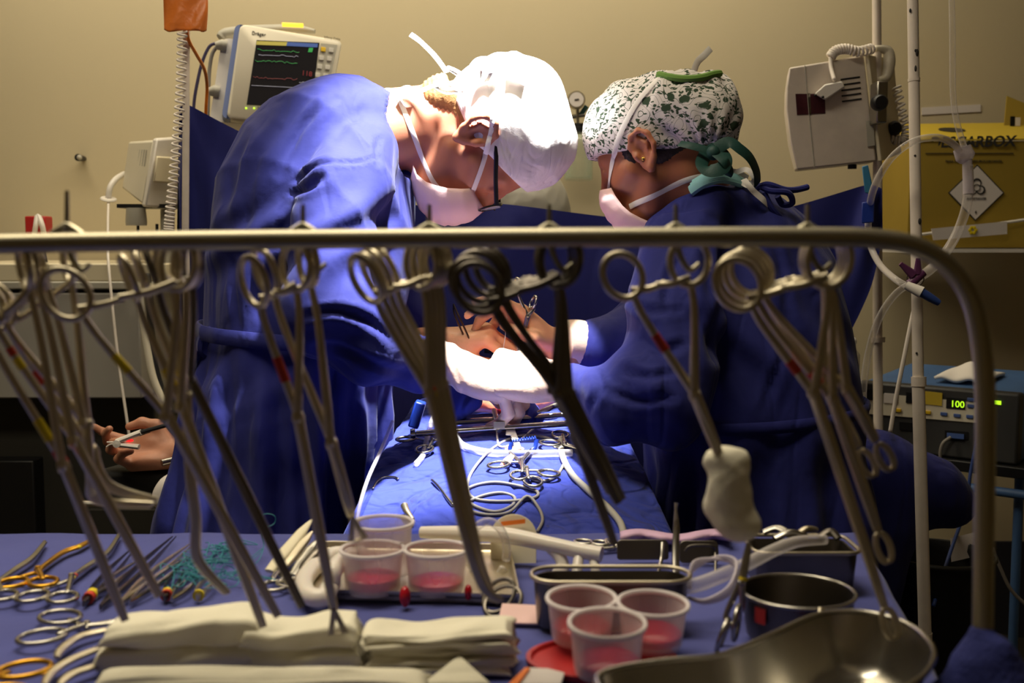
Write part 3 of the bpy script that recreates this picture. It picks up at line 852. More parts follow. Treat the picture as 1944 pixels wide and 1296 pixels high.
    m = MB(); ribbon(hits([(1158, 372), (1157, 345), (1162, 312), (1172, 270), (1186, 236), (1206, 200), (1228, 172), (1252, 148)], allf, .0012), allf, .0095, .0012, m)
    ribbon(hits([(1196, 392), (1212, 384), (1240, 372), (1275, 354), (1305, 341), (1335, 334)], allf, .0012), allf, .0095, .0012, m)
    freetape([P(1335, 334, 1.83), P(1365, 326, 1.83), P(1395, 326, 1.84), P(1420, 338, 1.85)], .010, .0015, (0, -1, .2), m)
    freetape([P(1395, 328, 1.82), P(1418, 322, 1.80), P(1432, 340, 1.80), P(1420, 352, 1.81), P(1400, 340, 1.82)], .010, .0015, (.2, -1, .3), m)
    freetape([P(1412, 340, 1.80), P(1430, 362, 1.79), P(1448, 378, 1.79), P(1458, 388, 1.80)], .012, .0015, (.3, -1, .4), m)
    freetape([P(1316, 140, 1.84), P(1324, 118, 1.84), P(1338, 104, 1.84), P(1349, 92, 1.85)], .012, .0015, (.5, -1, .2), m)
    m.build('strap', 'tie_white', mk)
    e = H.w(-.004, .0885, -.030); e2 = hit(1221, 302, body, .001)
    MB().ell(e2, .0032).tube(spl([e2 + A(0, 0, .004), e2 + A(.002, -.003, 0), e2 + A(0, 0, -.005)], 6), .0009, 6).build('earring', 'earring', t)
    # gown
    g = SD(); sq = squash(1.91, 1.0)
    def tor(p):
        p = sq(p); s = SD()
        s.chain([J(1378, 428, 1.90), J(1400, 530, 1.91), J(1412, 660, 1.91), J(1425, 790, 1.91)], [R(80, 1.9), R(168, 1.91), R(188, 1.91), R(194, 1.91)], .05)
        s.cone(J(1300, 470, 1.90), J(1480, 500, 1.92), R(72, 1.9), R(72, 1.92), .05)
        s.chain([J(1425, 790, 1.91), J(1440, 1010, 1.91), A(J(1440, 1010, 1.91)[0], 1.91, .30)], [R(194, 1.91), R(200, 1.91), R(212, 1.91)], .05)
        return s(p)
    g.fn(tor)
    g.chain([J(1300, 470, 1.80), J(1278, 620, 1.73), J(1262, 755, 1.68)], [R(84, 1.8), R(92, 1.73), R(88, 1.68)], .012)
    g.chain([J(1262, 755, 1.68), J(1180, 762, 1.70), J(1098, 742, 1.755)], [R(88, 1.68), R(76, 1.7), R(54, 1.75)], .03)
    g.chain([J(1320, 480, 2.04), J(1222, 650, 2.06), J(1132, 658, 2.02)], [R(80, 2.04), R(74, 2.06), R(56, 2.02)], .03)
    g.cone(P(1352, 398, 1.90), H.w(-.02, 0, -.08), .064, .105, .006, sub=True)
    g.chain([J(1262, 432, 1.84), J(1308, 412, 1.82), J(1356, 398, 1.82), J(1404, 396, 1.86), J(1452, 418, 1.92)], [R(34, 1.84), R(36, 1.82), R(38, 1.82), R(38, 1.86), R(40, 1.92)], .03)
    g.cone(J(1094, 742, 1.757), J(1020, 726, 1.80), R(45, 1.75), R(58, 1.8), .004, sub=True)
    gown = lambda p: smax(g(p), -(p[:, 2] - .30), .004)
    def gd(v):
        d = .0024 * cloth(v, 21, .42) + .0010 * cloth(v, 15, 1.0)
        th = np.arctan2(v[:, 1] - 1.91, v[:, 0] - J(1430, 800, 1.91)[0])
        zz = np.clip((J(1430, 810, 1.91)[2] - v[:, 2]) / .12, 0, 1)
        sl = (1 - zz) * np.clip((1.84 - v[:, 1]) / .06, 0, 1) * .0055 * np.sin((v[:, 0] * .9 + v[:, 2] * .35) * 62 + 3 * np.sin(v[:, 2] * 17))
        return d + zz * (.009 * np.sin(th * 11 + 2 * np.sin(v[:, 2] * 5)) + .005 * np.sin(th * 23)) + sl + creases(v, [([(1300, 470), (1270, 520), (1262, 580)], 8, .006), ([(1345, 420), (1340, 500), (1352, 600)], 9, .006), ([(1372, 470), (1372, 560), (1350, 680)], 10, .009), ([(1180, 700), (1230, 716), (1290, 700)], 8, .008),
                         ([(1150, 740), (1210, 760), (1280, 752)], 8, .008), ([(1220, 640), (1260, 664), (1310, 650)], 8, .007), ([(1190, 560), (1225, 590), (1290, 586)], 8, .006), ([(1440, 400), (1480, 500), (1500, 620)], 9, .005), ([(1500, 640), (1470, 720), (1450, 780)], 8, .005), ([(1130, 700), (1140, 740), (1120, 780)], 6, .006)], 1.92)
    lo, hi = bounds([J(1040, 330, 1.7), J(1690, 400, 1.95)], .03); lo[1] = 1.52; hi[1] = 2.28; lo[2] = .29
    sdf_mb(gown, lo, hi, .0070, disp=gd).build('gown', 'gown_cloth', t, smooth=0)
    b = MB(); pts = []
    for th in np.linspace(PI * .75, PI * 2.1, 40):
        d = A(math.cos(th), math.sin(th), 0); c = A(J(1420, 800, 1.91)[0], 1.91, J(1420, 796, 1.8)[2] + .016 * math.cos(th))
        rr = np.arange(.06, .36, .004); k = np.argmax(gown(c + d * rr[:, None]) > 0); pts.append(c + d * (rr[k] + .003))
    b.tube(pts, .010, 8, flat=.4, ref=(0, -1, 0)).build('belt', 'gown_cloth', t)
    m = MB()
    for pts in ([(1430, 362, 1.83), (1455, 350, 1.80), (1490, 360, 1.80), (1512, 360, 1.81), (1533, 355, 1.82)], [(1440, 352, 1.82), (1462, 362, 1.79), (1496, 366, 1.79), (1504, 385, 1.80), (1486, 388, 1.81), (1476, 372, 1.80)], [(1450, 366, 1.80), (1466, 396, 1.80), (1490, 420, 1.81), (1508, 440, 1.83)]):
        m.tube(spl([P(*q) for q in pts], 6), .0052, 8)
    m.build('tie', 'gown_cloth', t)
    # teal scrub shirt: collar and the edge showing where the gown opens behind
    m = MB()
    for k in range(3):
        m.tube(spl([P(1312 + 3 * k, 362 - 6 * k, 1.80), P(1336 + 2 * k, 346 - 4 * k, 1.785), P(1368, 338 - 3 * k, 1.79), P(1402, 346 - 2 * k, 1.82), P(1425, 362, 1.87)], 6), .010, 8, flat=.6, ref=(0, -1, .5))
    m.build('scrub_top', 'teal_cloth', t); m = MB()
    m.tube(spl([P(1556, 500, 1.90), P(1576, 548, 1.89), P(1592, 600, 1.88), P(1601, 650, 1.88), P(1603, 712, 1.88)], 6), [.006, .010, .012, .012, .008], 8, flat=.5, ref=(1, -.6, 0))
    m.build('scrub_edge', 'teal_cloth', t)
    # gloved hands: the near fist and the raised far hand
    hn = hand_sdf(P(1050, 722, 1.79), (-1, .10, .14), (.06, -.80, .55), -1,
                  [(70, 92, 56), (74, 96, 58), (78, 98, 60), (80, 98, 60)], thumb=[(.022, .028, -.012), (.050, .044, -.018), (.080, .042, -.026), (.104, .032, -.036)], spread=.04, sc=1.02, wrist=P(1096, 745, 1.755))
    sdf_mb(hn, *bounds([P(900, 620, 1.68), P(1130, 830, 1.68), P(1130, 830, 1.98)], .02), .0032, disp=lambda v: .0009 * cloth(v, 4, 2.4)).build('glove', 'glove_latex', t, smooth=0)
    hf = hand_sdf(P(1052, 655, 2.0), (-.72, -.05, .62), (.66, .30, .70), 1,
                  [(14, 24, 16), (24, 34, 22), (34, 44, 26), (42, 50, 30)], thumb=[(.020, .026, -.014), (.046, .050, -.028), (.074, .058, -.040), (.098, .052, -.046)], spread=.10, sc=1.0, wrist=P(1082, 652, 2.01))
    sdf_mb(hf, *bounds([P(900, 540, 1.9), P(1150, 760, 1.9), P(1150, 760, 2.15)], .02), .0032, disp=lambda v: .0008 * cloth(v, 6, 2.4)).build('glove', 'glove_bounce_tan', t, smooth=0)
    MB().tube(spl([P(1068, 650, 2.0), P(1092, 650, 2.01), P(1120, 656, 2.02), P(1150, 664, 2.02)], 6), [.040, .042, .043, .042], 20).build('cuff', 'glove_latex', t, smooth=0)
    return t
nurse()
# ================================================================== foreground: table, rail, instruments
Z0 = .906
def T(px, py, dz=0.): return PZ(px, py, Z0 + dz)
# table under the cloth
FL, FR_, NR, NL = A(-.95, 0, 0) + A(0, T(900, 1010)[1], Z0), T(1622, 1010), T(1775, 1300) + (T(1775, 1300) - T(1622, 1010)) * .55, A(-.95, .58, Z0)
NL[1] = NR[1]
def table():
    t = thing('instrument_table', 'instrument table hidden under a blue cloth, in front of the patient', 'table', (-.25, 1.0, 0))
    MB().slab([(FL[0] + .02, FL[1] - .02), (FR_[0] - .03, FR_[1] - .02), (NR[0] - .03, NR[1] + .02), (NL[0] + .02, NL[1] + .02)], (0, 0, Z0 - .02), (1, 0, 0), (0, 1, 0), .022).build('table_top', 'steel_dull', t)
    for q in (FL + A(.05, -.05, 0), FR_ + A(-.08, -.06, 0), NR + A(-.08, .06, 0), NL + A(.05, .05, 0)):
        MB().tube([A(q[0], q[1], 0), A(q[0], q[1], Z0 - .03)], .014, 12).build('leg', 'steel_dull', t)
table()
g = []
us = np.concatenate([np.linspace(0, 1, 60), 1 + np.array([.004, .012, .05, .12, .2, .3])])
vs = np.concatenate([[-.055, -.045, -.035, -.024, -.014, -.004], np.linspace(0, 1, 44)])
for v in vs:
    row = []
    for u in us:
        uc, vc = min(u, 1), max(v, 0)
        q = (FL * (1 - uc) + FR_ * uc) * (1 - vc) + (NL * (1 - uc) + NR * uc) * vc
        drop = max(u - 1, 0) * 1.5 + max(-v, 0) * 1.0
        q = q + A(min(max(u - 1, 0) * 2, .016) + .010 * math.sin(v * 40) * min(drop * 4, 1) * (u > 1), min(max(-v, 0) * 1.5, .014) + .012 * math.sin(u * 60) * min(drop * 4, 1) * (v < 0), -drop)
        if drop == 0:
            q = q + A(0, 0, .0012 * math.sin(q[0] * 37 + q[1] * 21) + .0009 * math.sin(q[0] * 23 - q[1] * 61) - .0022)
        row.append(q)
    g.append(row)
tag(MB().grid(g).build('tablecloth', 'table_cloth_blue', smooth=0), 'blue cloth covering the instrument table with its far edge hanging', 'tablecloth')

# ---- overhead rail
DR = .85
def rail():
    t = thing('instrument_rail', 'bent steel rail running overhead with clamps hanging along it', 'rail', PZ(1863, 1343, Z0))
    path = spl([P(x, y, DR) for x, y in [(-120, 466), (150, 460), (500, 455), (900, 452), (1300, 450), (1560, 450), (1660, 453), (1735, 466), (1795, 500), (1838, 556), (1860, 630), (1870, 740), (1870, 900), (1867, 1080), (1864, 1343)]], 10)
    MB().tube(path, .0077, 16).build('bar', 'steel_rail', t, smooth=60)
    for x in (127, 575, 815, 1043, 1283, 1533):
        m = MB()
        m.tube(spl([P(x, 362 if x == 127 else 388, DR + .006), P(x, 420, DR + .006), P(x + 1, 450, DR + .010), P(x + 8, 485, DR + .013), P(x + 26, 512, DR + .016), P(x + 44, 500, DR + .018)], 6), [.0016, .0020, .0026, .0026, .0024, .0016], 10)
        m.tube(spl([P(x - 30, 446, DR), P(x - 12, 434, DR + .002), P(x, 428, DR + .004), P(x + 12, 434, DR + .002), P(x + 30, 446, DR)], 6), .0030, 8)
        m.build('hook', 'steel_rail', t)
rail()
# cloth bunched round the foot of the rail
def towel():
    s = SD(); d = DR
    s.chain([P(1866, 1205, d), P(1872, 1280, d), P(1880, 1345, d)], [R(30, d), R(62, d), R(80, d)], .02)
    s.chain([P(1905, 1225, d - .02), P(1925, 1300, d - .02), P(1935, 1350, d - .02)], [R(22, d), R(34, d), R(46, d)], .012)
    s.chain([P(1845, 1290, d), P(1790, 1330, d), P(1730, 1350, d)], [R(40, d), R(34, d), R(20, d)], .015)
    f = lambda p: np.maximum(s(p), Z0 + .002 - p[:, 2])
    m = sdf_mb(f, *bounds([P(1700, 1160, d - .05), P(2040, 1360, d - .05), P(2040, 1360, d + .06)], .02), .004, disp=lambda v: .004 * cloth(v, 31, 1.6))
    tag(m.build('towel', 'towel_blue', smooth=0), 'blue towel bunched around the foot of the rail upright', 'towel')
towel()

# ---- ring-handled instruments
def clamp(label, cat, group, pos, u, v, rl, rr, joint, tip, Rr=.0145, sq=(1., 1.), kind='straight', m='steel', tape=(), rad=1.0, extra=(), name='surgical_clamp', spread=3.0, ratchet=True, lift=.002):
    """two halves crossing at the joint; pos(px, py, k) gives the world point (k 0 at the rings .. 1 at the tip)"""
    W = nrm(np.cross(u, v))
    rl, rr, joint, tip = A(rl), A(rr), A(joint), A(tip)
    root = thing(name, label, cat, pos(*joint, .5), group)
    ax = nrm(tip - joint); pr = A(-ax[1], ax[0])
    if pr @ (rr - rl) < 0: pr = -pr
    for s, rc, other, q in ((-1, rl, rr, sq[0]), (1, rr, rl, sq[1])):
        mb = MB()
        c = pos(*rc, 0); j = pos(*joint, .5) + W * lift * s
        toj = nrm(pos(*joint, .5) - c)
        side = nrm(np.cross(W, toj)); side = side * q + W * math.sqrt(max(0, 1 - q * q))
        mb.ring(c, Rr, .0025 * rad, side, toj, 32, 8, ry=Rr * 1.22)
        a = c + toj * Rr * 1.2
        b = pos(*(rc * .62 + joint * .38 + pr * s * 6), .2) + W * lift * s
        tp = tip - pr * s * spread; tq = tp - ax * {'tri': 46, 'loop': 48}.get(kind, 0)
        pre = pos(*(joint * .97 + tip * .03 - pr * s * 1), .52) - W * lift * s * .3
        path = [a - toj * .002, b, j, pre]
        rads = [.0024 * rad, .0027 * rad, .0034 * rad, .0038 * rad]
        if extra:
            for i, e in enumerate(extra): path.append(pos(*(A(e) - pr * s * spread), .6 + .4 * i / len(extra))); rads.append(.003 * rad)
            path.append(pos(*tq, 1.)); rads.append(.0019 * rad)
        else:
            path += [pos(*(joint * .4 + tip * .6 - pr * s * spread), .8), pos(*tq, 1.)]; rads += [.0030 * rad, .0019 * rad]
        mb.tube(spl(path, 6), rads, 10, flat=.72, ref=W)
        if ratchet:
            o = pos(*(other * .88 + joint * .12), .06); k = pos(*(rc * .88 + joint * .12), .06)
            mid = k + (o - k) * .58 + W * .0016 * s
            mb.tube(spl([k + W * .0016 * s, k + (o - k) * .3 + W * .002 * s - v * .002, mid], 5), [.0026 * rad, .0024 * rad, .0022 * rad], 8, flat=.7, ref=W)
        if kind == 'loop':
            e = pos(*tp, 1.); dd = nrm(pos(*tp, 1.) - pos(*joint, .5))
            mb.ring(e - dd * .006, .0056, .0015, np.cross(W, dd), dd, 28, 8, ry=.0135)
        if kind == 'tri':
            e = pos(*tp, 1.); dd = nrm(e - pos(*joint, .5)); sd = np.cross(W, dd) * (1 if np.cross(W, dd) @ u > 0 else -1)
            mb.tube([e - dd * .020, e + sd * .006 * s - dd * .0, e - sd * .006 * (1 - 0) * (1 if s > 0 else -1) * .2], .0013, 8)
            mb.tube([e - dd * .020, e + sd * .0062, e - sd * .0062, e - dd * .020], .0013, 8)
        o = mb.build('handle_arm', m, root, smooth=60)
        if s == -1:
            for tt, col, ln in tape:
                k = spl(path, 20); i = int(tt * (len(k) - 1)); L = max(2, int(ln * len(k)))
                sg = k[i:i + L]
                MB().tube(sg, np.interp(np.linspace(tt, tt + ln, len(sg)), np.linspace(0, 1, len(rads)), rads) * 1.13, 10, flat=.74, ref=W).build('tape_band', col, o, smooth=60)
    MB().lathe([(0, -.0055 * rad), (.0030 * rad, -.005 * rad), (.0034 * rad, 0), (.0030 * rad, .005 * rad), (0, .0055 * rad)], pos(*joint, .5), W, 14).build('joint_screw', m, root, smooth=60)
    return root
YB = (.30, 'tape_yellow', .05); RB = (.36, 'tape_red', .05)
def hang(d, d2): return lambda x, y, k: P(x, y, d + (d2 - d) * k)
CL = [
 # label, rl, rr, joint, tip, Rr, sq, kind, tape, depth offset, extra, material
 ('far-left rail cluster', 'far left end of the rail', [
  ('yellow and red tape, hanging lowest', (-46, 592), (46, 504), (120, 880), (238, 1178), .0150, (1, .6), 'straight', (YB, RB), 0, ()),
  ('a red band above a yellow one', (-32, 580), (60, 498), (140, 835), (303, 1132), .0150, (1, .6), 'straight', ((.16, 'tape_red', .04), (.205, 'tape_yellow', .04)), .008, ()),
  ('jaws bent sharply to the right', (-20, 574), (78, 504), (160, 800), (288, 958), .0150, (1, .5), 'straight', (), .016, ((172, 900), (184, 948))),
  ('one red band below its ring, slightly curved jaws', (-10, 584), (130, 492), (172, 850), (296, 950), .0150, (1, .6), 'straight', ((.22, 'tape_red', .04),), .024, ((205, 920),))]),
 ('second rail cluster', 'second bunch of clamps from the left', [
  ('wide open, one big ring clear to the left', (125, 558), (338, 500), (318, 790), (528, 1170), .0172, (1, .9), 'straight', ((.24, 'tape_yellow', .05),), 0, ()),
  ('long straight jaws reaching the gauze', (246, 528), (352, 502), (345, 770), (500, 1190), .0150, (.45, .8), 'straight', ((.30, 'tape_yellow', .05),), .009, ()),
  ('an elbow-shaped jaw above the gauze', (268, 518), (318, 498), (352, 745), (432, 1126), .0150, (.35, .8), 'straight', (), .017, ((362, 900), (372, 985), (376, 1062))),
  ('flat dark jaws, rearmost', (287, 508), (364, 502), (362, 720), (574, 1152), .0150, (.3, .7), 'straight', (), .025, ())]),
 ('third rail cluster', 'pair left of the rail centre', [
  ('triangular jaws touching the gauze, red tape', (482, 535), (562, 505), (566, 790), (642, 1202), .0160, (.72, .8), 'tri', ((.26, 'tape_red', .06),), 0, ()),
  ('triangular jaws above the plastic cup', (504, 516), (584, 498), (628, 835), (680, 1024), .0155, (.62, .6), 'tri', (), .009, ())]),
 ('fourth rail cluster', 'middle-left bunch with thick parallel shanks', [
  ('yellow and red tape and hooked tips, foremost', (694, 530), (800, 500), (815, 745), (950, 1140), .0160, (.62, .8), 'straight', ((.36, 'tape_yellow', .05), (.42, 'tape_red', .06)), 0, ((880, 1000), (915, 1110))),
  ('its ring second from the left', (708, 523), (811, 498), (822, 738), (936, 1136), .0150, (.4, .8), 'straight', (), .008, ((885, 990),)),
  ('its ring third from the left', (721, 516), (821, 498), (831, 732), (922, 1110), .0150, (.4, .7), 'straight', (), .016, ()),
  ('its ring nearest the rail, rearmost', (735, 510), (830, 498), (841, 726), (912, 1080), .0150, (.36, .7), 'straight', (), .024, ())]),
 ('fifth rail cluster', 'dark bunch right of the rail centre', [
  ('its ring lowest and foremost', (908, 548), (1062, 494), (1062, 745), (1168, 945), .0170, (1, .9), 'straight', (), 0, ()),
  ('its ring second in the stack', (901, 538), (1058, 494), (1070, 740), (1174, 955), .0170, (1, .9), 'straight', (), .008, ()),
  ('its ring third in the stack', (910, 526), (1064, 492), (1050, 735), (1158, 935), .0170, (1, .9), 'straight', (), .016, ()),
  ('its ring fourth in the stack', (921, 518), (1056, 490), (1080, 742), (1182, 948), .0160, (.9, .9), 'straight', (), .024, ()),
  ('a single jaw reaching lower than the rest', (934, 512), (1052, 490), (1058, 730), (1167, 1034), .0150, (.8, .9), 'straight', (), .032, ())]),
 ('gauze-holding rail clamp', 'lone clamp', [
  ('a wad of gauze in its jaws, red tape', (1182, 524), (1308, 497), (1318, 745), (1372, 880), .0150, (1, 1), 'straight', ((.24, 'tape_red', .05),), 0, ())]),
 ('right rail cluster', 'right-hand bunch before the rail bends', [
  ('oval loop jaws over the kidney dish', (1401, 540), (1574, 494), (1545, 745), (1694, 1196), .0172, (1, 1), 'loop', ((.30, 'tape_red', .04),), 0, ()),
  ('loop jaws ending level with table edge', (1408, 530), (1568, 495), (1580, 755), (1682, 1052), .0172, (1, 1), 'loop', ((.32, 'tape_red', .04),), .009, ()),
  ('the shortest loop jaws, turned furthest right', (1417, 522), (1564, 492), (1606, 735), (1686, 878), .0165, (1, 1), 'loop', (), .017, ()),
  ('short loop jaws beside the white pole', (1426, 515), (1559, 490), (1562, 725), (1652, 890), .0160, (1, 1), 'loop', (), .025, ())]),
]
for gname, where, rows in CL:
    for lab, rl, rr, jo, ti, Rr, sq, kind, tape, do, ex in rows:
        clamp('steel clamp, %s, %s' % (gname.replace('rail cluster', 'bunch'), lab) if len(rows) > 1 else 'steel rail clamp with ' + lab, 'clamp', 'clamps hanging from the rail' , hang(DR + .012 + do, DR + .05 + do * 1.3), CR, CU, rl, rr, jo, ti, Rr, sq, kind, 'steel_dark' if gname.startswith('fifth') or 'flat dark' in lab else 'steel_dull', tape, 1.12, ex)
# gauze wad in the lone clamp
def wad():
    d = .905; s = SD()
    s.chain([P(1378, 880, d), P(1386, 930, d), P(1398, 985, d)], [R(36, d), R(36, d), R(42, d)], .012)
    s.cone(P(1352, 872, d), P(1408, 868, d), R(16, d), R(14, d), .012); s.cone(P(1360, 960, d + .01), P(1420, 1000, d - .005), R(28, d), R(26, d), .012)
    f = lambda p: s(p)
    m = sdf_mb(f, *bounds([P(1320, 840, d - .03), P(1470, 1050, d - .03), P(1470, 1050, d + .03)], .01), .003, disp=lambda v: .0022 * cloth(v, 17, 2.6))
    tag(m.build('gauze_wad', 'gauze', smooth=0), 'white gauze wad gripped by the lone hanging clamp', 'gauze')
wad()

# ---- instruments lying on the table
def flat(h): return lambda x, y, k: T(x, y, h)
EX, EY = A(1, 0, 0), A(0, 1, 0)
G1 = 'ring-handled instruments lying on the cloth'
clamp('gold-handled scissors with a yellow band lying on the blue cloth', 'scissors', G1, flat(.006), EX, EY, (23, 1106), (82, 1104), (72, 1082), (184, 1019), .0142, m='gold', name='scissors', extra=((118, 1049), (152, 1036)), spread=1.2, ratchet=False, tape=((.80, 'tape_yellow', .04),))
clamp('steel needle holder with two round rings, right of the gold scissors', 'needle holder', G1, flat(.006), EX, EY, (62, 1132), (119, 1134), (136, 1096), (228, 1012), .0142, name='needle_holder', extra=((170, 1072), (205, 1048)), spread=1.4, ratchet=False, tape=((.44, 'tape_yellow', .04), (.50, 'tape_red', .03)))
clamp('steel scissors entering the picture at the left edge, tip curved', 'scissors', G1, flat(.006), EX, EY, (-44, 1128), (4, 1130), (-6, 1106), (86, 1028), .0142, name='scissors', extra=((30, 1080), (62, 1058)), spread=1.6, ratchet=False)
clamp('steel scissors with oval rings, blades under the folded gauze', 'scissors', G1, flat(.006), EX, EY, (114, 1171), (80, 1208), (165, 1188), (250, 1176), .0175, name='scissors', spread=1.6, ratchet=False)
clamp('gold-handled scissors at the lower left corner', 'scissors', G1, flat(.008), EX, EY, (46, 1270), (10, 1318), (-40, 1288), (-120, 1270), .0175, m='gold', name='scissors', spread=1.6, ratchet=False)
clamp('small scissors with black and steel rings at the far table edge', 'scissors', G1, flat(.006), EX, EY, (1108, 1029), (1140, 1031), (1170, 1036), (1215, 1042), .009, name='scissors', spread=1.2, ratchet=False)
clamp('steel clamp leaning beside the round bowl, rings down', 'clamp', G1, lambda x, y, k: P(x, y, 1.0), CR, CU, (1372, 1205), (1398, 1182), (1408, 1105), (1422, 1030), .0125, (.35, .35), name='surgical_clamp', spread=1.5, tape=((.62, 'tape_yellow', .04),))
for lab, pts in (('curved jaw tip poking out under the folded gauze', [(108, 1248), (112, 1238), (124, 1226), (152, 1208), (200, 1196)]), ('long bent shank below the folded gauze, at the left', [(84, 1300), (92, 1284), (108, 1268), (140, 1250), (190, 1230)]), ('bent shank touching the front gauze sheet', [(114, 1300), (124, 1288), (146, 1276), (190, 1262)])):
    p = spl([T(x, y, .006) for x, y in pts], 8)
    tag(MB().tube(p, [.0026, .0042, .0045, .0042, .004], 10, flat=.7, ref=(0, 0, 1)).build('surgical_clamp', 'steel_dull'), 'steel clamp, ' + lab, 'clamp', 'clamps partly under the gauze')
def tweezers(label, a, b, m='steel', w=.0052, open_=.006, tape=None):
    a = T(*a, .005); b = T(*b, .006); d = nrm(b - a); sd = nrm(np.cross((0, 0, 1), d)); L = np.linalg.norm(b - a)
    t = thing('tweezers', label, 'tweezers', a, 'tweezers fanned out on the cloth')
    for s in (-1, 1):
        pts = [a, a + d * L * .25 + sd * s * open_ * .8, a + d * L * .55 + sd * s * open_, a + d * L * .85 + sd * s * open_ * .6, b + sd * s * open_ * .35]
        o = MB().tube(spl(pts, 6), [w * .7, w, w * .8, w * .4, w * .2], 8, flat=.35, ref=sd).build('blade', m, t, smooth=60)
    if tape:
        for k, (c, q) in enumerate(tape): MB().tube([a + d * L * (.08 + .05 * k), a + d * L * (.125 + .05 * k)], .0062, 10).build('tape_band', c, t)
TW = [('tweezers with orange tape, leftmost of the fan', (158, 1146), (250, 1044), 'steel_dark', (('tape_red', 0), ('tape_yellow', 0))), ('bright tweezers second in the fan', (184, 1128), (268, 1062), 'steel', ()),
      ('long thin tweezers reaching the far edge', (190, 1152), (331, 1018), 'steel_dark', ()), ('tweezers fourth in the fan, tip by the blue thread', (231, 1142), (364, 1032), 'steel_dull', ()),
      ('tweezers fifth in the fan, below the blue thread', (246, 1144), (359, 1057), 'steel', ()), ('small dark tweezers with orange band behind the gauze', (312, 1136), (346, 1076), 'steel_dark', (('tape_red', 0), ('tape_yellow', 0))),
      ('tweezers touching the back of the gauze, pointing right', (326, 1138), (382, 1088), 'steel', ()), ('short tweezers beside the thread nest', (374, 1134), (402, 1094), 'steel_dull', (('tape_yellow', 0),))]
for l, a, b, m, tp in TW: tweezers(l, a, b, m, tape=tp)
# blue suture thread nest with one loose curl
m = MB(); r = random.Random(3)
for k in range(26):
    cx, cy = r.uniform(345, 470), r.uniform(1040, 1098)
    pts = [T(cx + r.gauss(0, 26), cy + r.gauss(0, 12), r.uniform(.002, .014)) for _ in range(7)]
    m.tube(spl(pts, 6), .00055, 5)
m.tube(spl([T(470, 1070, .006), T(500, 1040, .01), P(496, 1008, 1.30), P(520, 994, 1.31), P(522, 980, 1.31), P(510, 975, 1.31), P(494, 977, 1.31)], 8), .0005, 5)
tag(m.build('suture_thread', 'suture_teal'), 'tangle of blue-green suture thread on the table', 'thread', kind='stuff')
# scalpels and forceps in a bunch left of the cups
BN = 'handles bunched left of the cups'
def rod(label, a, b, m, w, name='forceps', cat='forceps', ha=.008, hb=.02, tip=True):
    a = T(*a, ha); b = T(*b, hb) if not isinstance(b, np.ndarray) else b
    return tag(MB().tube(spl([a, a * .65 + b * .35, a * .25 + b * .75, b], 6), [w * .7, w, w * .8, w * .15 if tip else w * .8], 10, flat=.45, ref=(0, -.4, 1)).build(name, m, smooth=60), label, cat, BN)
rod('pale wooden-looking blade pointing up behind the clamps', (511, 1084), P(592, 986, 1.30), 'shell_cream', .008, 'spatula', 'spatula')
rod('flat steel handle second in the bunch', (535, 1080), P(593, 1008, 1.28), 'steel_dull', .0075)
rod('bright steel handle third in the bunch', (556, 1092), P(601, 1024, 1.25), 'steel', .0070)
rod('steel handle nearest the white tube coil', (566, 1090), P(607, 1038, 1.22), 'steel_dark', .0065)
clamp('steel scissors with one bright ring below the handle bunch', 'scissors', BN, flat(.006), EX, EY, (552, 1106), (520, 1112), (530, 1086), (560, 1052), .0135, name='scissors', spread=1.2, ratchet=False)
# thick milky tube coil
p = spl([T(700, 1062, .014), T(640, 1052, .014), T(600, 1074, .014), T(578, 1102, .014), T(584, 1128, .014), T(612, 1134, .014), T(628, 1112, .016), T(632, 1086, .030), T(650, 1064, .032), T(690, 1052, .032)], 8)
tag(MB().tube(p, .0095, 14).build('suction_tube', 'tube_milky', smooth=0), 'thick milky white tube coiled beside the plastic cups', 'tube')
# shallow tray carrying the back cups
def tray():
    c = [T(548, 1138), T(985, 1150), T(965, 1052), T(610, 1046)]
    mid = sum(c) / 4
    t = thing('instrument_tray', 'shallow steel tray under the two rear plastic cups', 'tray', mid)
    def loop(k, z, n=8):
        q = []
        for i in range(4):
            a, b, d = c[i - 1], c[i], c[(i + 1) % 4]
            e = b + (mid - b) * (1 - k)
            for s in np.linspace(0, 1, n):
                w_ = .012; p0 = e + nrm(a - b) * w_; p1 = e + nrm(d - b) * w_
                q.append((p0 * (1 - s) ** 2 + 2 * e * s * (1 - s) + p1 * s * s) * A(1, 1, 0) + A(0, 0, z))
        return q
    MB().loft([loop(.97, Z0 + .001), loop(.985, Z0 + .006), loop(1.0, Z0 + .012), loop(1.015, Z0 + .0125), loop(1.015, Z0 + .011), loop(.975, Z0 + .004), loop(.94, Z0 + .003)]).build('pan', 'steel_dull', t, smooth=50)
    h = T(955, 1142, .010); 
    m = MB(); m.ring(h, .019, .0022, (1, 0, .25), (0, .75, .5), 30, 8); m.ring(h + A(-.004, .010, .003), .017, .0022, (1, 0, .4), (0, .6, .6), 30, 8); m.build('handle_ring', 'steel_dark', t)
tray()
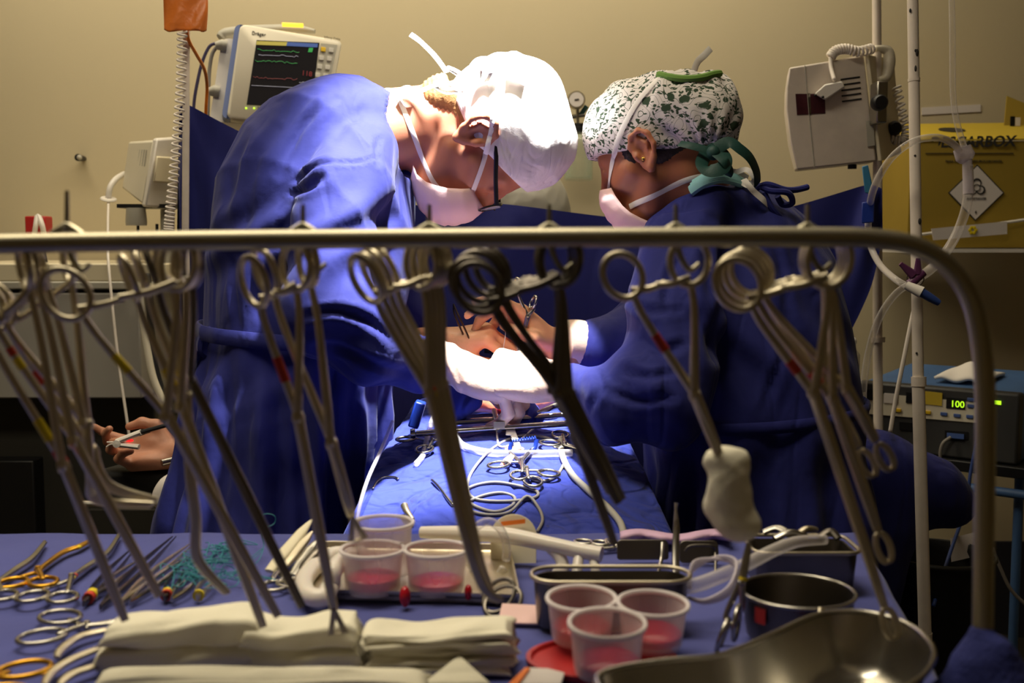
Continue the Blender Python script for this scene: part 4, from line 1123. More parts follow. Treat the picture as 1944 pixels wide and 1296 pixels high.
# plastic cups
def cup(label, px, py, zr=.953, base=Z0 + .004, r=.0325, fill=.012, tilt=(0, 0), first=[None]):
    c = PZ(px, py, zr); h = zr - base
    ax = nrm(A(tilt[0], tilt[1], 1)); o = c - ax * h
    t = thing('plastic_cup', label, 'cup', o, 'plastic measuring cups on the table')
    k = r / .0325
    MB().lathe([(0, .003), (.0245 * k, .003), (.0262 * k, .0005), (.0275 * k, .004), (r - .002, h - .006), (r - .0012, h - .001), (r - .0024, h - .001), (r - .0034, h - .006), (.0262 * k, .006), (.024 * k, .0045), (0, .0045)], o, ax, 40).build('wall', 'cup_plastic', t, smooth=35)
    MB().lathe([(r - .003, h - .003), (r + .0006, h - .003), (r + .0012, h - .0012), (r + .0006, h + .0006), (r - .0022, h + .0006), (r - .003, h - .001)], o, ax, 44, close=True).build('rim', 'cup_rim', t, smooth=0)
    if fill:
        rr = .0255 * k + (r - .0275) * fill / h * .3
        MB().lathe([(0, .005), (.0245 * k, .005), (.0258 * k, .0065), (rr + .001, fill - .0006), (rr, fill), (0, fill)], o, ax, 36).build('red_fluid', 'blood_fluid', t, smooth=40)
cup('clear plastic cup with a little red fluid, left one on the tray', 707, 1040, .957, Z0 + .006, .0335, .016)
cup('clear plastic cup with a red film, right one on the tray', 828, 1040, .957, Z0 + .006, .0335, .012)
cup('empty clear plastic cup behind the left cup on the tray', 727, 990, .975, Z0 + .012, .0330, 0)
cup('clear plastic cup with a red bottom, back left of the front three', 1104, 1133, .957, Z0 + .012, .0315, .014, (0, -.05))
cup('clear plastic cup with a red bottom, back right of the front three', 1240, 1143, .957, Z0 + .012, .0315, .013, (0.02, -.05))
cup('clear plastic cup closest to the viewer, by the kidney dish', 1153, 1180, .958, Z0 + .008, .0325, .012, (0, -.06))
# red lid lying under the front cups
c = (PZ(1104, 1260, Z0) + PZ(1180, 1262, Z0)) / 2
tag(MB().lathe([(0, .001), (.064, .001), (.066, .004), (.066, .0075), (.062, .0075), (.060, .004), (0, .004)], c * A(1, 1, 0) + A(0, 0, Z0), (0, 0, 1), 48, sy=.75).build('red_dish', 'red_plastic', smooth=40), 'shallow red dish under the front three plastic cups', 'dish')
for a, b, s in ((T(769, 1132, .012), .008, 1), (T(889, 1124, .012), .006, 1)):
    tag(MB().ell(a, (b * .7, b, b * 1.35)).build('wet_swab', 'blood_deep', smooth=0), 'blood-soaked swab wedged between the tray cups' if b > .007 else 'blood-soaked swab at the right end of the tray', 'swab')
# clear loop of tubing standing behind the right tray cup
p = [P(926 + 36 * math.cos(a), 1046 + 56 * math.sin(a), 1.22 + .01 * math.sin(a)) for a in np.linspace(.6, 2 * PI + .3, 40)]
tag(MB().tube(p, .0048, 12).build('tubing_loop', 'clear_tube', smooth=0), 'clear tubing loop standing up behind the right tray cup', 'tube')
# suction handle
def handle():
    t = thing('suction_wand', 'milky white plastic handle with two short feet behind the tray', 'handle', T(1060, 1092))
    MB().tube(spl([P(800, 1010, 1.30), P(880, 1012, 1.28), P(960, 1016, 1.26), P(1040, 1032, 1.24), P(1095, 1044, 1.23), P(1142, 1052, 1.22)], 8), [.007, .009, .0095, .0085, .0085, .0088], 14).build('grip', 'tube_milky', t, smooth=50)
    MB().tube(spl([P(1040, 1036, 1.24), P(1062, 1056, 1.235), P(1068, 1078, 1.23), P(1056, 1096, 1.22)], 6), [.006, .007, .0075, .009], 12).build('foot', 'tube_milky', t, smooth=50)
    MB().tube([P(1100, 1050, 1.23), P(1094, 1092, 1.21)], .006, 10).build('foot', 'tube_milky', t)
    MB().tube([P(1126, 1054, 1.225), P(1132, 1092, 1.21)], .0055, 10).build('foot', 'tube_milky', t)
handle()
# rounded cream card with an orange bar
def card():
    d = 1.28; out = []
    for a in np.linspace(0, PI, 16): out.append((44 * math.cos(a) / FPX * d, (42 * math.sin(a)) / FPX * d))
    out += [(-43 / FPX * d, -78 / FPX * d), (42 / FPX * d, -78 / FPX * d)]
    t = thing('suture_card', 'cream rounded card with an orange bar standing behind the tray', 'card', P(975, 1096, d))
    up = nrm(A(0, .25, 1)); b = MB().slab(out, P(975, 1018, d), CR, up, .0022).build('card', 'shell_cream', t, bevel=.0006)
    MB().slab([(-.014, -.0025), (.014, .0005), (.014, .0055), (-.014, .0025)], P(974, 994, d - .003), CR, up, .0012).build('orange_bar', 'stripe_orange', t)
card()
tag(MB().slab([(-.022, -.016), (.020, -.018), (.024, .016), (-.018, .020)], T(988, 1166, .006), EX, nrm(A(0, 1, .2)), .002).build('paper_wrapper', 'mask_pink', bevel=.0005), 'crumpled pink-white paper scrap between gauze and dark dish', 'paper')
# dark oblong dish
def oblong(name, label, px0, px1, py0, py1, zt, zb, m, corner=.03, cat='dish', wob=0.):
    a, b, c_, d = PZ(px0, py0, zt), PZ(px1, py0, zt), PZ(px1, py1, zt), PZ(px0, py1, zt)
    x0, x1, y1, y0 = min(a[0], d[0]), max(b[0], c_[0]), a[1], d[1]
    def loop(ins, z):
        q = []; r_ = min(corner, (y1 - y0) / 2 - .001) 
        for cx, cy, a0 in ((x1 - r_, y1 - r_, 0), (x0 + r_, y1 - r_, PI / 2), (x0 + r_, y0 + r_, PI), (x1 - r_, y0 + r_, 1.5 * PI)):
            for k in np.linspace(0, PI / 2, 9): q.append(A(cx + (r_ - ins) * math.cos(a0 + k), cy + (r_ - ins) * math.sin(a0 + k), z))
        return q
    t = thing(name, label, cat, A((x0 + x1) / 2, (y0 + y1) / 2, zb))
    MB().loft([loop(.008, zb), loop(.004, zb + .004), loop(.001, zt - .003), loop(.0035, zt - .003), loop(.010, zb + .004)]).build('pan', m, t, smooth=50)
    k = loop(-.001, zt); MB().tube(k, .0022, 8, closed=True).build('rim', 'steel_dull', t, smooth=0)
    return t
oblong('oblong_dish', 'dark oblong steel dish behind the front plastic cups', 1012, 1300, 1076, 1105, .957, Z0 + .001, 'steel_dark', .035)
oblong('instrument_pan', 'dark rectangular steel pan near the far right table corner', 1436, 1598, 1016, 1050, .950, Z0 + .001, 'steel_dark', .015, 'pan')
for k, (a, b, c_) in enumerate((((1450, 1010), (1478, 1002), (1508, 1022)), ((1514, 1014), (1530, 1004), (1546, 1006)), ((1556, 1020), (1576, 1008), (1592, 1022)), ((1470, 1022), (1500, 1010), (1530, 1018)))):
    q = [PZ(*z, .958 + .006 * (i == 1)) for i, z in enumerate((a, b, c_))]
    tag(MB().tube(spl(q, 6), .005, 10, flat=.7).build('retractor', ('steel', 'steel_dull', 'steel_dark', 'steel')[k]), 'steel retractor end in the far right pan, ' + ('bright and leftmost', 'short, in the middle', 'dark, at the right corner', 'lying along the front rim')[k], 'retractor', 'retractors in the pan')
# retractors and rods behind the dark dish
RT = 'retractors near the far table edge'
def blade(label, px0, px1, py0, py1, d, m='steel_dark'):
    a = P((px0 + px1) / 2, (py0 + py1) / 2, d); w_ = (px1 - px0) / 2 / FPX * d; h = (py1 - py0) / 2 / FPX * d; r_ = h * .5
    out = []
    for cx, cy, a0 in ((w_ - r_, h - r_, 0), (-w_ + r_, h - r_, PI / 2), (-w_ + r_ * .6, -h + r_ * .6, PI), (w_ - r_ * .6, -h + r_ * .6, 1.5 * PI)):
        rr = r_ if cy > 0 else r_ * .6
        out += [(cx + rr * math.cos(a0 + k), cy + rr * math.sin(a0 + k)) for k in np.linspace(0, PI / 2, 6)]
    t = thing('retractor', label, 'retractor', P((px0 + px1) / 2, py1, d), RT)
    MB().slab(out, a, CR, nrm(A(0, .3, 1)), .003).build('blade', m, t, bevel=.0008)
    return t
t = blade('wide dark retractor blade under the thin steel rod', 1171, 1269, 1024, 1062, 1.27)
MB().tube(spl([P(1258, 1030, 1.265), P(1256, 1060, 1.25), P(1248, 1094, 1.22)], 6), .0022, 8).build('handle', 'steel', t)
t = blade('smaller dark retractor blade right of the upright rod', 1290, 1364, 1026, 1068, 1.27)
MB().tube(spl([P(1300, 1046, 1.262), P(1312, 1036, 1.262), P(1350, 1036, 1.262), P(1358, 1050, 1.262), P(1358, 1092, 1.24)], 6), .0016, 8).build('handle', 'steel_dark', t)
tag(MB().tube(spl([P(1284, 954, 1.20), P(1283, 968, 1.20), P(1284, 1000, 1.20), P(1283, 1040, 1.19), P(1283, 1094, 1.17)], 6), [.0024, .0016, .0036, .0042, .0044], 10, flat=.6, ref=(0, 1, 0)).build('spring_rod', 'steel', smooth=60), 'upright slim steel rod rising from the dark dish', 'rod', RT)
g = [[T(1180 + 210 * u, 1028 - 10 * v - 5 * math.sin(u * 9), .003 + .010 * math.sin(v * PI) + .004 * math.sin(u * 21)) + A(0, .02 * v, 0) for v in np.linspace(0, 1, 8)] for u in np.linspace(0, 1, 30)]
tag(MB().grid(g).build('pink_cloth', 'pink_cloth', smooth=0, solid=.003), 'folded pinkish cloth along the far table edge', 'cloth')
# clear tubing and wire loops beside the bowl
p = spl([P(1296, 1116, 1.06), P(1340, 1104, 1.07), P(1414, 1072, 1.10), P(1470, 1044, 1.13), P(1514, 1028, 1.15), P(1566, 1024, 1.17)], 8)
tag(MB().tube(p, [.0070, .0072, .0070, .0066, .0060, .0055], 12).build('clear_tubing', 'clear_tube', smooth=0), 'thick clear tubing running from the cups over the pan', 'tube')
m = MB()
for k in range(3):
    m.tube(spl([P(1298 + 6 * k, 1118, 1.07), P(1318, 1080 - 7 * k, 1.08), P(1364 + 8 * k, 1056 + 4 * k, 1.09), P(1398, 1066 + 10 * k, 1.08), P(1384, 1112 + 8 * k, 1.06), P(1340, 1138 + 3 * k, 1.05), P(1306, 1134, 1.06)], 8), .0017, 8)
tag(m.build('guide_wire', 'clear_connector', smooth=0), 'thin clear line looped between the front cups and the bowl', 'tube')
# round bowl
c = PZ(1514, 1121, .952); o = c * A(1, 1, 0) + A(0, 0, Z0 + .001); h = .952 - Z0 - .001
t = thing('round_bowl', 'small round steel bowl beside the kidney dish', 'bowl', o)
MB().lathe([(0, 0), (.040, 0), (.0455, .004), (.0515, h - .001), (.0500, h - .001), (.044, .006), (.039, .003), (0, .003)], o, (0, 0, 1), 56).build('bowl', 'steel_dark', t, smooth=40)
MB().lathe([(.0500, h - .002), (.0525, h - .002), (.0535, h), (.0525, h + .0012), (.0500, h + .0012)], o, (0, 0, 1), 60, close=True).build('rim', 'steel', t, smooth=0)
q = hit(1446, 1168, lambda p: np.linalg.norm((p - o)[:, :2], axis=1) - .049, .0004, .6, 1.4); rd = nrm((q - o) * A(1, 1, 0))
MB().slab([(-.006, -.007), (.006, -.007), (.006, .007), (-.006, .007)], q + rd * .0022, np.cross((0, 0, 1), rd), (0, 0, 1), .0006).build('sticker', 'sticker_red', t)
# kidney dish
def kidney():
    zr = .958
    out = spl([PZ(x, y, zr) for x, y in [(1152, 1274), (1250, 1256), (1357, 1246), (1411, 1229), (1471, 1203), (1528, 1176), (1575, 1163), (1636, 1162), (1696, 1174), (1743, 1198), (1768, 1228), (1768, 1258), (1738, 1292), (1660, 1330), (1540, 1362), (1400, 1376), (1270, 1364), (1170, 1330), (1136, 1298)]], 6, closed=True)
    mid = out.mean(0); cen = A(mid[0], mid[1], Z0)
    def L(k, z):
        n = len(out); tg = np.roll(out, -1, 0) - np.roll(out, 1, 0); nr = np.cross(tg, (0, 0, 1.)); nr /= np.linalg.norm(nr, axis=1)[:, None]
        if ((nr * (out - mid)).sum(1)).mean() < 0: nr = -nr
        q = out + nr * k; q[:, 2] = z; return q
    t = thing('kidney_dish', 'large bright steel kidney dish at the front right of the table', 'dish', cen)
    MB().loft([L(-.028, Z0 + .001), L(-.020, Z0 + .003), L(-.012, Z0 + .012), L(-.001, zr - .002), L(-.0022, zr - .001), L(-.0135, Z0 + .013), L(-.021, Z0 + .0045), L(-.028, Z0 + .0025), L(-.040, Z0 + .002)]).build('basin', 'steel', t, smooth=60)
    MB().tube(L(.0005, zr), .0026, 8, closed=True).build('rim', 'steel', t, smooth=0)
    for lab, a, b, m_, w_ in (('steel forceps with a long flat shank standing in the kidney dish', (1560, 1156), (1538, 1290), 'steel_dull', .0034), ('thin dark steel probe lying in the kidney dish', (1536, 1196), (1500, 1290), 'steel_dark', .0022)):
        p0, p1 = P(*a, .965), PZ(*b, Z0 + .008)
        o = tag(MB().tube([p0, (p0 + p1) / 2 + A(.002, 0, .002), p1], [w_, w_, w_ * .8], 10, flat=.5, ref=(0, -1, 0)).build('forceps', m_, smooth=60), lab, 'forceps', 'instruments in the kidney dish')
    tag(MB().tube(spl([PZ(1500, 1288, Z0 + .008), PZ(1520, 1282, Z0 + .010), PZ(1545, 1272, Z0 + .008)], 5), .0035, 8).build('vessel_loop', 'red_plastic'), 'short red rubber loop inside the kidney dish', 'loop')
kidney()
# ---- folded gauze
def bundle(label, px0, px1, pyf, pyb, h, layers, seed, skew=0., name='folded_gauze', dy=0.):
    a, b = T(px0, pyf), T(px1, pyf); yb = PZ((px0 + px1) / 2, pyb, Z0 + h)[1]; yf = a[1] + .004
    n = 46; r_ = np.random.RandomState(seed)
    root = thing(name, label, 'gauze', A((a[0] + b[0]) / 2, (yf + yb) / 2, Z0 + .001), 'folded white gauze at the front of the table')
    lh = h / layers
    for l in range(layers):
        ph = r_.rand(8) * 6; rings = []
        in_f = r_.uniform(-.004, .006) * (layers > 1); in_b = r_.uniform(0, .006); xl = r_.uniform(-.004, .004) * (layers > 1)
        for i in range(n):
            u = i / (n - 1); x = a[0] + (b[0] - a[0]) * u + xl
            z0 = Z0 + .0012 + l * lh; ring = []
            w1 = .002 * math.sin(u * 5 + ph[0]) + .001 * math.sin(u * 11 + ph[1])
            e = min(u, 1 - u); sh = 1 - .45 * math.exp(-e / .02)
            tz = lh * 1.06 * sh + (l == layers - 1) * (.0025 * math.sin(u * 4 + ph[2]) + .0010 * math.sin(u * 9 + ph[3])) + skew * (u - .5)
            y0, y1 = yf + in_f + w1, yb - in_b + w1 * .5
            hz = tz / 2
            for k in range(28):
                th = 2 * PI * k / 28; cy, sy = math.cos(th), math.sin(th)
                cy = math.copysign(abs(cy) ** .45, cy); sy = math.copysign(abs(sy) ** .65, sy)
                fold = .0010 * math.sin(5 * th + u * 5 + ph[4]) + .0006 * math.sin(u * 17 + 3 * th + ph[5])
                ring.append(A(x + .003 * math.sin(th * 2 + ph[6]) * (e < .03), (y0 + y1) / 2 + cy * ((y1 - y0) / 2 + fold), max(z0 + hz + sy * (hz + fold), Z0 + .001)))
            rings.append(ring)
        MB().loft(rings).build('layer', 'gauze', root, smooth=0)
    return root
bundle('smooth folded white gauze towel, left one of the gauze row', 176, 478, 1284, 1152, .042, 2, 1, .008)
bundle('crumpled folded white gauze, middle one of the gauze row', 462, 682, 1284, 1158, .040, 2, 2)
bundle('layered stack of white gauze, right one of the gauze row', 690, 975, 1290, 1172, .036, 5, 3)
bundle('flat white gauze sheet in front of the gauze row', 158, 800, 1345, 1266, .016, 2, 4)
# small triangular fold
f0 = [T(800, 1312, .003), T(872, 1256, .013), T(934, 1312, .003)]
tag(MB().loft([f0, [q + A(0, 0, .007) for q in f0]]).build('gauze_corner', 'gauze', bevel=.002), 'small pointed gauze corner in front of the right stack', 'gauze', 'folded white gauze at the front of the table')
t = thing('paper_packet', 'white paper packet with an orange edge at the bottom centre', 'packet', T(1012, 1290))
MB().slab([(-.020, -.012), (.020, -.012), (.024, .004), (.010, .010), (-.008, .011)], T(1018, 1284, .006), EX, nrm(A(0, 1, .25)), .003).build('packet', 'paper_white', t, bevel=.0008)
MB().slab([(-.024, -.013), (-.016, -.013), (-.005, .0105), (-.009, .0110)], T(1018, 1284, .0075), EX, nrm(A(0, 1, .25)), .003).build('orange_edge', 'stripe_orange', t)
# ================================================================== operating field
def zdr(x, y):
    "height of the patient drape"
    zc = np.interp(y, [1.40, 1.46, 1.60, 1.80, 2.0, 2.4], [.860, .884, .926, .966, .986, .99])
    hw = np.interp(y, [1.4, 1.6, 2.0], [.275, .255, .222])
    t = np.abs(x + .005) / hw
    z = zc - .035 * np.clip(t, 0, 1) ** 2 - np.clip(t - .86, 0, 9) * .52 - np.clip(t - 1.0, 0, 9) * .9
    p = np.stack([np.asarray(x, float).ravel(), np.asarray(y, float).ravel(), np.zeros(np.size(x))], 1)
    f = (.0075 * cloth(p, 41, .7) + .0034 * cloth(p, 43, 1.6)).reshape(np.shape(x))
    seam = -.004 * np.exp(-((np.asarray(x) - .004 - .02 * (np.asarray(y) - 1.6)) / .004) ** 2)
    return z + f * np.clip((np.asarray(y) - 1.38) / .05, 0, 1) + seam
XS = np.concatenate([np.linspace(-.33, .33, 130)]); YS = np.linspace(1.44, 2.2, 130)
GX, GY = np.meshgrid(XS, YS, indexing='ij'); GZ = np.maximum(zdr(GX, GY), .50)
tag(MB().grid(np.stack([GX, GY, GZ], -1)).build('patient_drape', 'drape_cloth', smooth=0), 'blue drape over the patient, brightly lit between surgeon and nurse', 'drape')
def D(px, py, lift=.004):
    "where the sight line through px,py meets the patient drape"
    r = ray(px, py); t = 1.3
    for _ in range(400):
        q = CC + r * t
        if q[2] - float(zdr(np.array([q[0]]), np.array([q[1]]))[0]) < .0008: break
        t += max(.0015, (q[2] - float(zdr(np.array([q[0]]), np.array([q[1]]))[0])) * .8)
        if t > 2.3: break
    return q + A(0, 0, lift)
# operating table
t = thing('operating_table', 'dark operating table and padded arm board under the draped patient', 'operating table', (0, 1.9, 0))
MB().box((0, 1.90, .735), (.50, 2.2, .07)).build('mattress', 'rubber_black', t, bevel=.015)
MB().box((0, 1.95, .40), (.22, .3, .60)).build('column', 'steel_dull', t, bevel=.01)
MB().box((0, 1.95, .06), (.46, .9, .12)).build('base', 'plastic_dark', t, bevel=.02)
MB().slab([(-.58, -.055), (.36, -.055), (.36, .055), (-.54, .055)], A(-.26, 2.22, .800), EX, EY, .045).build('arm_board', 'rubber_black', t, bevel=.012)
MB().tube([A(-.86, 2.17, .752), A(-.26, 2.17, .752)], .011, 10).build('side_rail', 'steel', t)
MB().tube(spl([A(-.69, 2.15, .842), A(-.668, 2.165, .845), A(-.655, 2.16, .842)], 5), .007, 10).build('buckle', 'steel', t)
# the patient
def patient():
    t = thing('person', 'patient lying under blue drapes, only one open hand showing at the left', 'person', (0, 2.0, .775))
    W = P(330, 862, 2.22)
    s = hand_sdf(W, (-1, -.06, .03), (.12, .55, -.55), 1, [(10, 22, 14), (30, 62, 34), (42, 70, 40), (50, 72, 40)],
                 thumb=[(.018, .028, -.012), (.040, .052, -.030), (.070, .056, -.034), (.096, .048, -.030)], spread=.16, sc=.95, wrist=P(400, 872, 2.22))
    mb = sdf_mb(s, *bounds([P(120, 740, 2.04), P(420, 970, 2.04), P(420, 970, 2.46)], .02), .0036)
    b = SD()
    b.chain([P(395, 872, 2.22), A(-.44, 2.30, .835), A(-.20, 2.58, .85)], [.032, .040, .050], .03)
    b.chain([A(-.13, 2.60, .86), A(0, 2.62, .87), A(.13, 2.60, .86)], [.075, .06, .075], .04)
    b.chain([A(0, 2.58, .86), A(0, 2.15, .86), A(0, 1.75, .85)], [.10, .10, .10], .05)
    for q in (-1, 1): b.chain([A(.09 * q, 1.75, .835), A(.09 * q, 1.40, .79), A(.09 * q, .98, .785), ], [.08, .05, .04], .03)
    b.chain([A(.16, 2.58, .86), A(.19, 2.15, .84), A(.15, 1.90, .83)], [.05, .042, .032], .03)
    b.chain([A(0, 2.62, .87), A(0, 2.76, .89)], [.055, .055], .03); b.ell(A(0, 2.84, .90), (.078, .11, .095), k=.03)
    sdf_mb(b, A(-.62, .9, .74), A(.34, 3.0, 1.02), .016, mb=mb)
    mb.build('body', 'skin_hand', t, smooth=0)
    # fingernails
    # exposed tissue of the wound
    w = SD(); d = 1.93
    w.chain([P(862, 764, d), P(905, 762, d), P(945, 772, d)], [R(14, d), R(18, d), R(15, d)], .01)
    w.chain([P(1000, 768, d), P(1030, 762, d), P(1048, 758, d)], [R(14, d), R(16, d), R(12, d)], .01)
    w.cone(P(900, 742, d), P(1010, 744, d), R(18, d), R(18, d), .01)
    m = sdf_mb(w, *bounds([P(820, 710, d - .06), P(1070, 800, d - .06), P(1070, 800, d + .06)], .01), .0034, disp=lambda v: .0012 * cloth(v, 51, 3))
    m.build('wound_skin', 'tissue_pink', t, smooth=0)
    w = SD(); d = 1.905
    w.ell(P(972, 768, d), (R(21, d), R(20, d), R(20, d))); w.ell(P(954, 776, d), (R(15, d), R(14, d), R(15, d)), k=.004); w.ell(P(990, 760, d + .01), (R(16, d), R(16, d), R(15, d)), k=.006)
    w.ell(P(1012, 664 + 88, d + .03), (R(26, d), R(14, d), R(14, d)), k=.006)
    sdf_mb(w, *bounds([P(920, 730, d - .05), P(1050, 800, d - .05), P(1050, 800, d + .08)], .01), .0032).build('wound_tissue', 'tissue_red', t, smooth=0)
    # pale sleeve at the wrist
    MB().tube(spl([P(345, 905, 2.19), P(322, 922, 2.17), P(312, 945, 2.17), P(330, 950, 2.18), P(360, 935, 2.19)], 6), [.016, .022, .024, .022, .016], 12).build('sleeve', 'paper_white', t, smooth=0)
patient()
# finger clip
t = thing('finger_clip', 'white pulse sensor clipped on the patient finger with a red glow', 'clip', P(240, 855, 2.12))
q = lambda x, y, d=2.135: P(x, y, d)
MB().tube([q(222, 838), q(268, 820)], .0058, 10, flat=1.5, ref=(0, 1, 0)).build('upper_jaw', 'plastic_white', t)
MB().tube([q(222, 843), q(264, 848)], .0052, 10, flat=1.5, ref=(0, 1, 0)).build('lower_jaw', 'plastic_white', t)
MB().lathe([(0, -.010), (.0075, -.009), (.0080, 0), (.0075, .009), (0, .010)], q(224, 841), (0, 1, 0), 18).build('hinge', 'plastic_white', t)
MB().tube([q(222, 839), q(203, 839)], .0014, 6).tube(spl([q(222, 843), q(210, 843), q(202, 848)], 4), .0014, 6).build('lever', 'plastic_white', t)
MB().ell(q(246, 836), (.008, .004, .003)).build('lamp', 'led_red', t)
MB().tube(spl([q(268, 820), q(290, 814), q(320, 806), q(350, 800)], 6), .0042, 8).build('cord', 'rubber_black', t)

# folded towels packed round the wound
for lab, pts, rs, d in (('bright blue folded towel packed at the left of the wound', [(852, 772), (868, 752), (892, 745)], (24, 26, 18), 1.85), ('small rolled blue towel at the right of the wound', [(984, 784), (1000, 774), (1016, 778)], (11, 13, 10), 1.86)):
    s = SD(); s.chain([P(x, y, d) for x, y in pts], [R(k, d) for k in rs], .01); s.chain([P(x + 10, y + 16, d - .01) for x, y in pts], [R(k, d) * .9 for k in rs], .01)
    tag(sdf_mb(s, *bounds([P(820, 715, d - .05), P(1060, 830, d - .05), P(1060, 830, d + .05)], .01), .0035, disp=lambda v: .003 * cloth(v, 61, 2.2)).build('surgical_towel', 'drape_cloth', smooth=0), lab, 'towel', 'towels round the wound')
# retractor frame
t = thing('wound_retractor', 'steel retractor frame of two crossbars lying across the lit drape', 'retractor', P(930, 815, 1.80))
MB().tube([P(790, 823, 1.80), P(1085, 803, 1.82)], .0052, 12).build('crossbar', 'steel', t)
MB().tube([P(844, 803, 1.83), P(1085, 786, 1.85)], .0048, 12).build('crossbar', 'steel', t)
MB().lathe([(0, -.005), (.008, -.004), (.009, 0), (.008, .004), (0, .005)], P(784, 823, 1.80), nrm(P(1085, 803, 1.82) - P(790, 823, 1.80)), 16).build('end_knob', 'steel', t)
m = MB(); m.tube([P(938, 778, 1.84), P(948, 818, 1.80)], .0042, 8); m.tube([P(962, 776, 1.84), P(950, 800, 1.81)], .0034, 8); m.box(P(948, 806, 1.805), (.018, .014, .012)); m.build('blade_clamp', 'steel', t)
tag(MB().tube(spl([P(1020, 782, 1.83), P(1040, 776, 1.83), P(1056, 770, 1.84), P(1064, 772, 1.84)], 5), [.002, .005, .006, .004], 10, flat=.6, ref=(0, -1, .4)).build('retractor', 'steel', smooth=60), 'short shiny steel blade at the right end of the retractor bars', 'retractor')
# clamps on the drape
GD = 'ring-handled clamps on the lit drape'
def dpos(x, y, k): return D(x, y, .008)
def dclamp(lab, rl, rr, jo, ti): clamp(lab, 'clamp', GD, dpos, EX, nrm(A(0, 1, .12)), rl, rr, jo, ti, .0132, name='surgical_clamp', spread=1.0, ratchet=False)
dclamp('steel clamp at the left edge of the lit drape, one ring by the bar knob', (770, 842), (806, 862), (822, 846), (858, 838))
dclamp('steel clamp left of the blue clip on the drape, ring toward the viewer', (946, 892), (986, 912), (990, 884), (1010, 862))
dclamp('steel clamp right of the blue clip with rings toward the viewer', (1042, 908), (1012, 924), (1000, 900), (968, 868))
dclamp('steel clamp at the right end of the retractor bars', (1044, 850), (1064, 834), (1072, 852), (1100, 862))
def dtube(name, lab, pts, r, m, cat='tube', lift=None, n=8, **k):
    p = spl([D(x, y, (lift or r) + (0 if len(q) == 0 else q[0])) for x, y, *q in pts], n)
    return tag(MB().tube(p, r, 10, **k).build(name, m, smooth=0), lab, cat)
dtube('drain_tube', 'wide clear tube curving from the wound over the retractor bars', [(944, 770, .012), (905, 784, .016), (872, 800, .02), (860, 826, .012), (876, 850), (930, 866), (1000, 868), (1086, 866)], .0058, 'clear_tube')
dtube('drain_tube', 'clear tube running down the left side of the lit drape', [(858, 800, .02), (830, 806, .02), (812, 838, .004), (804, 868), (790, 886)], .0048, 'clear_tube')
dtube('electrode_cable', 'grey cable looped in coils on the lit drape', [(1000, 905), (1024, 916), (1056, 906), (1072, 872), (1056, 842), (1020, 830), (976, 832), (930, 858), (896, 898), (888, 930), (904, 950), (960, 954), (1012, 948), (1020, 936), (990, 926), (940, 918), (896, 926), (880, 942), (900, 962), (940, 974), (972, 962), (976, 946), (950, 938), (915, 944), (886, 958), (894, 972), (930, 980), (968, 974), (1000, 950, .004), (1022, 966), (1030, 990), (1020, 1012)], .0023, 'cable_grey', 'cable', n=6)
dtube('flat_tube', 'flat whitish tube running down the right side of the drape', [(1064, 838), (1068, 872), (1086, 906), (1118, 938), (1150, 966), (1176, 996), (1184, 1020)], .0050, 'plastic_grey')
dtube('light_cable', 'thin white line lying across the retractor bars', [(945, 812, .01), (944, 832), (952, 850), (985, 838), (1030, 816, .01), (1084, 812, .006)], .0016, 'cord_white', 'cable')
for lab, pts in (('white tape crossing the retractor bars, long one', [(948, 782, .014), (962, 812, .014), (976, 838, .006), (984, 856)]), ('white tape crossing the retractor bars, short one', [(977, 786, .014), (970, 812, .014), (966, 836, .006)])):
    p = spl([D(x, y, .003 + (q[0] if q else 0)) for x, y, *q in pts], 6)
    tag(MB().tube(p, .0052, 8, flat=.16, ref=(0, -.5, 1)).build('white_tape', 'tie_white', smooth=60), lab, 'tape')
p = [D(x, y, .010) for x, y in ((972, 862), (1018, 858))]
t = thing('tube_clip', 'bright blue ribbed plastic clip holding tubes on the drape', 'clip', p[0])
a, b = p; d = b - a; up = A(0, -.2, 1)
MB().loft([[a + up * .008, b + up * .010, b + up * .010 + A(0, .012, 0), a + up * .008 + A(0, .012, 0)], [a + up * .011, b + up * .013, b + up * .013 + A(0, .012, 0), a + up * .011 + A(0, .012, 0)]]).build('upper_strip', 'clip_blue', t, bevel=.001)
m = MB(); m.tube(spl([a + up * .009, a + A(-.003, -.004, -.002), a + A(.006, -.008, -.008), (a + b) / 2 + A(0, -.010, -.009), b + A(-.003, -.006, -.003), b + up * .011], 6), .0034, 8, flat=.5, ref=(0, -1, 0)); m.build('lower_strip', 'clip_blue', t)
for i in range(9):
    q_ = a + d * (i + .5) / 9 + up * (.0115 + .002 * i / 9) + A(0, .0, .001)
    MB().tube([q_ - A(0, .001, 0), q_ + A(0, .011, 0)], .0009, 6).build('rib', 'clip_blue', t)
tag(MB().slab([(-.010, -.012), (.004, -.013), (.012, .008), (.006, .013), (-.004, .002)], D(962, 882, .008), EX, nrm(A(0, 1, .6)), .001).build('paper_tag', 'tissue_pink'), 'small pale peach tag below the blue clip', 'tag')
dtube('towel_clip', 'curved steel towel clip at the lower left of the drape', [(708, 930), (716, 916), (730, 908), (750, 908), (756, 912)], .0018, 'steel', 'clip')
dtube('probe', 'slim steel probe with a pointed tip lying on the drape', [(820, 914), (832, 926), (846, 944), (860, 962)], .0024, 'steel', 'probe')
tag(MB().tube(spl([P(745, 800, 1.74), P(725, 850, 1.68), P(700, 905, 1.60), P(684, 955, 1.54), P(676, 1000, 1.50)], 8), .0028, 10).build('drain_tube', 'clear_tube', smooth=0), 'clear tube hanging between the surgeon and the drape', 'tube')
tag(MB().box(P(792, 786, 1.86), (.018, .03, .045), Matrix.Rotation(.3, 3, 'Y')).build('tube_clip', 'clip_blue', bevel=.003), 'small blue plastic clip behind the left end of the bars', 'clip')
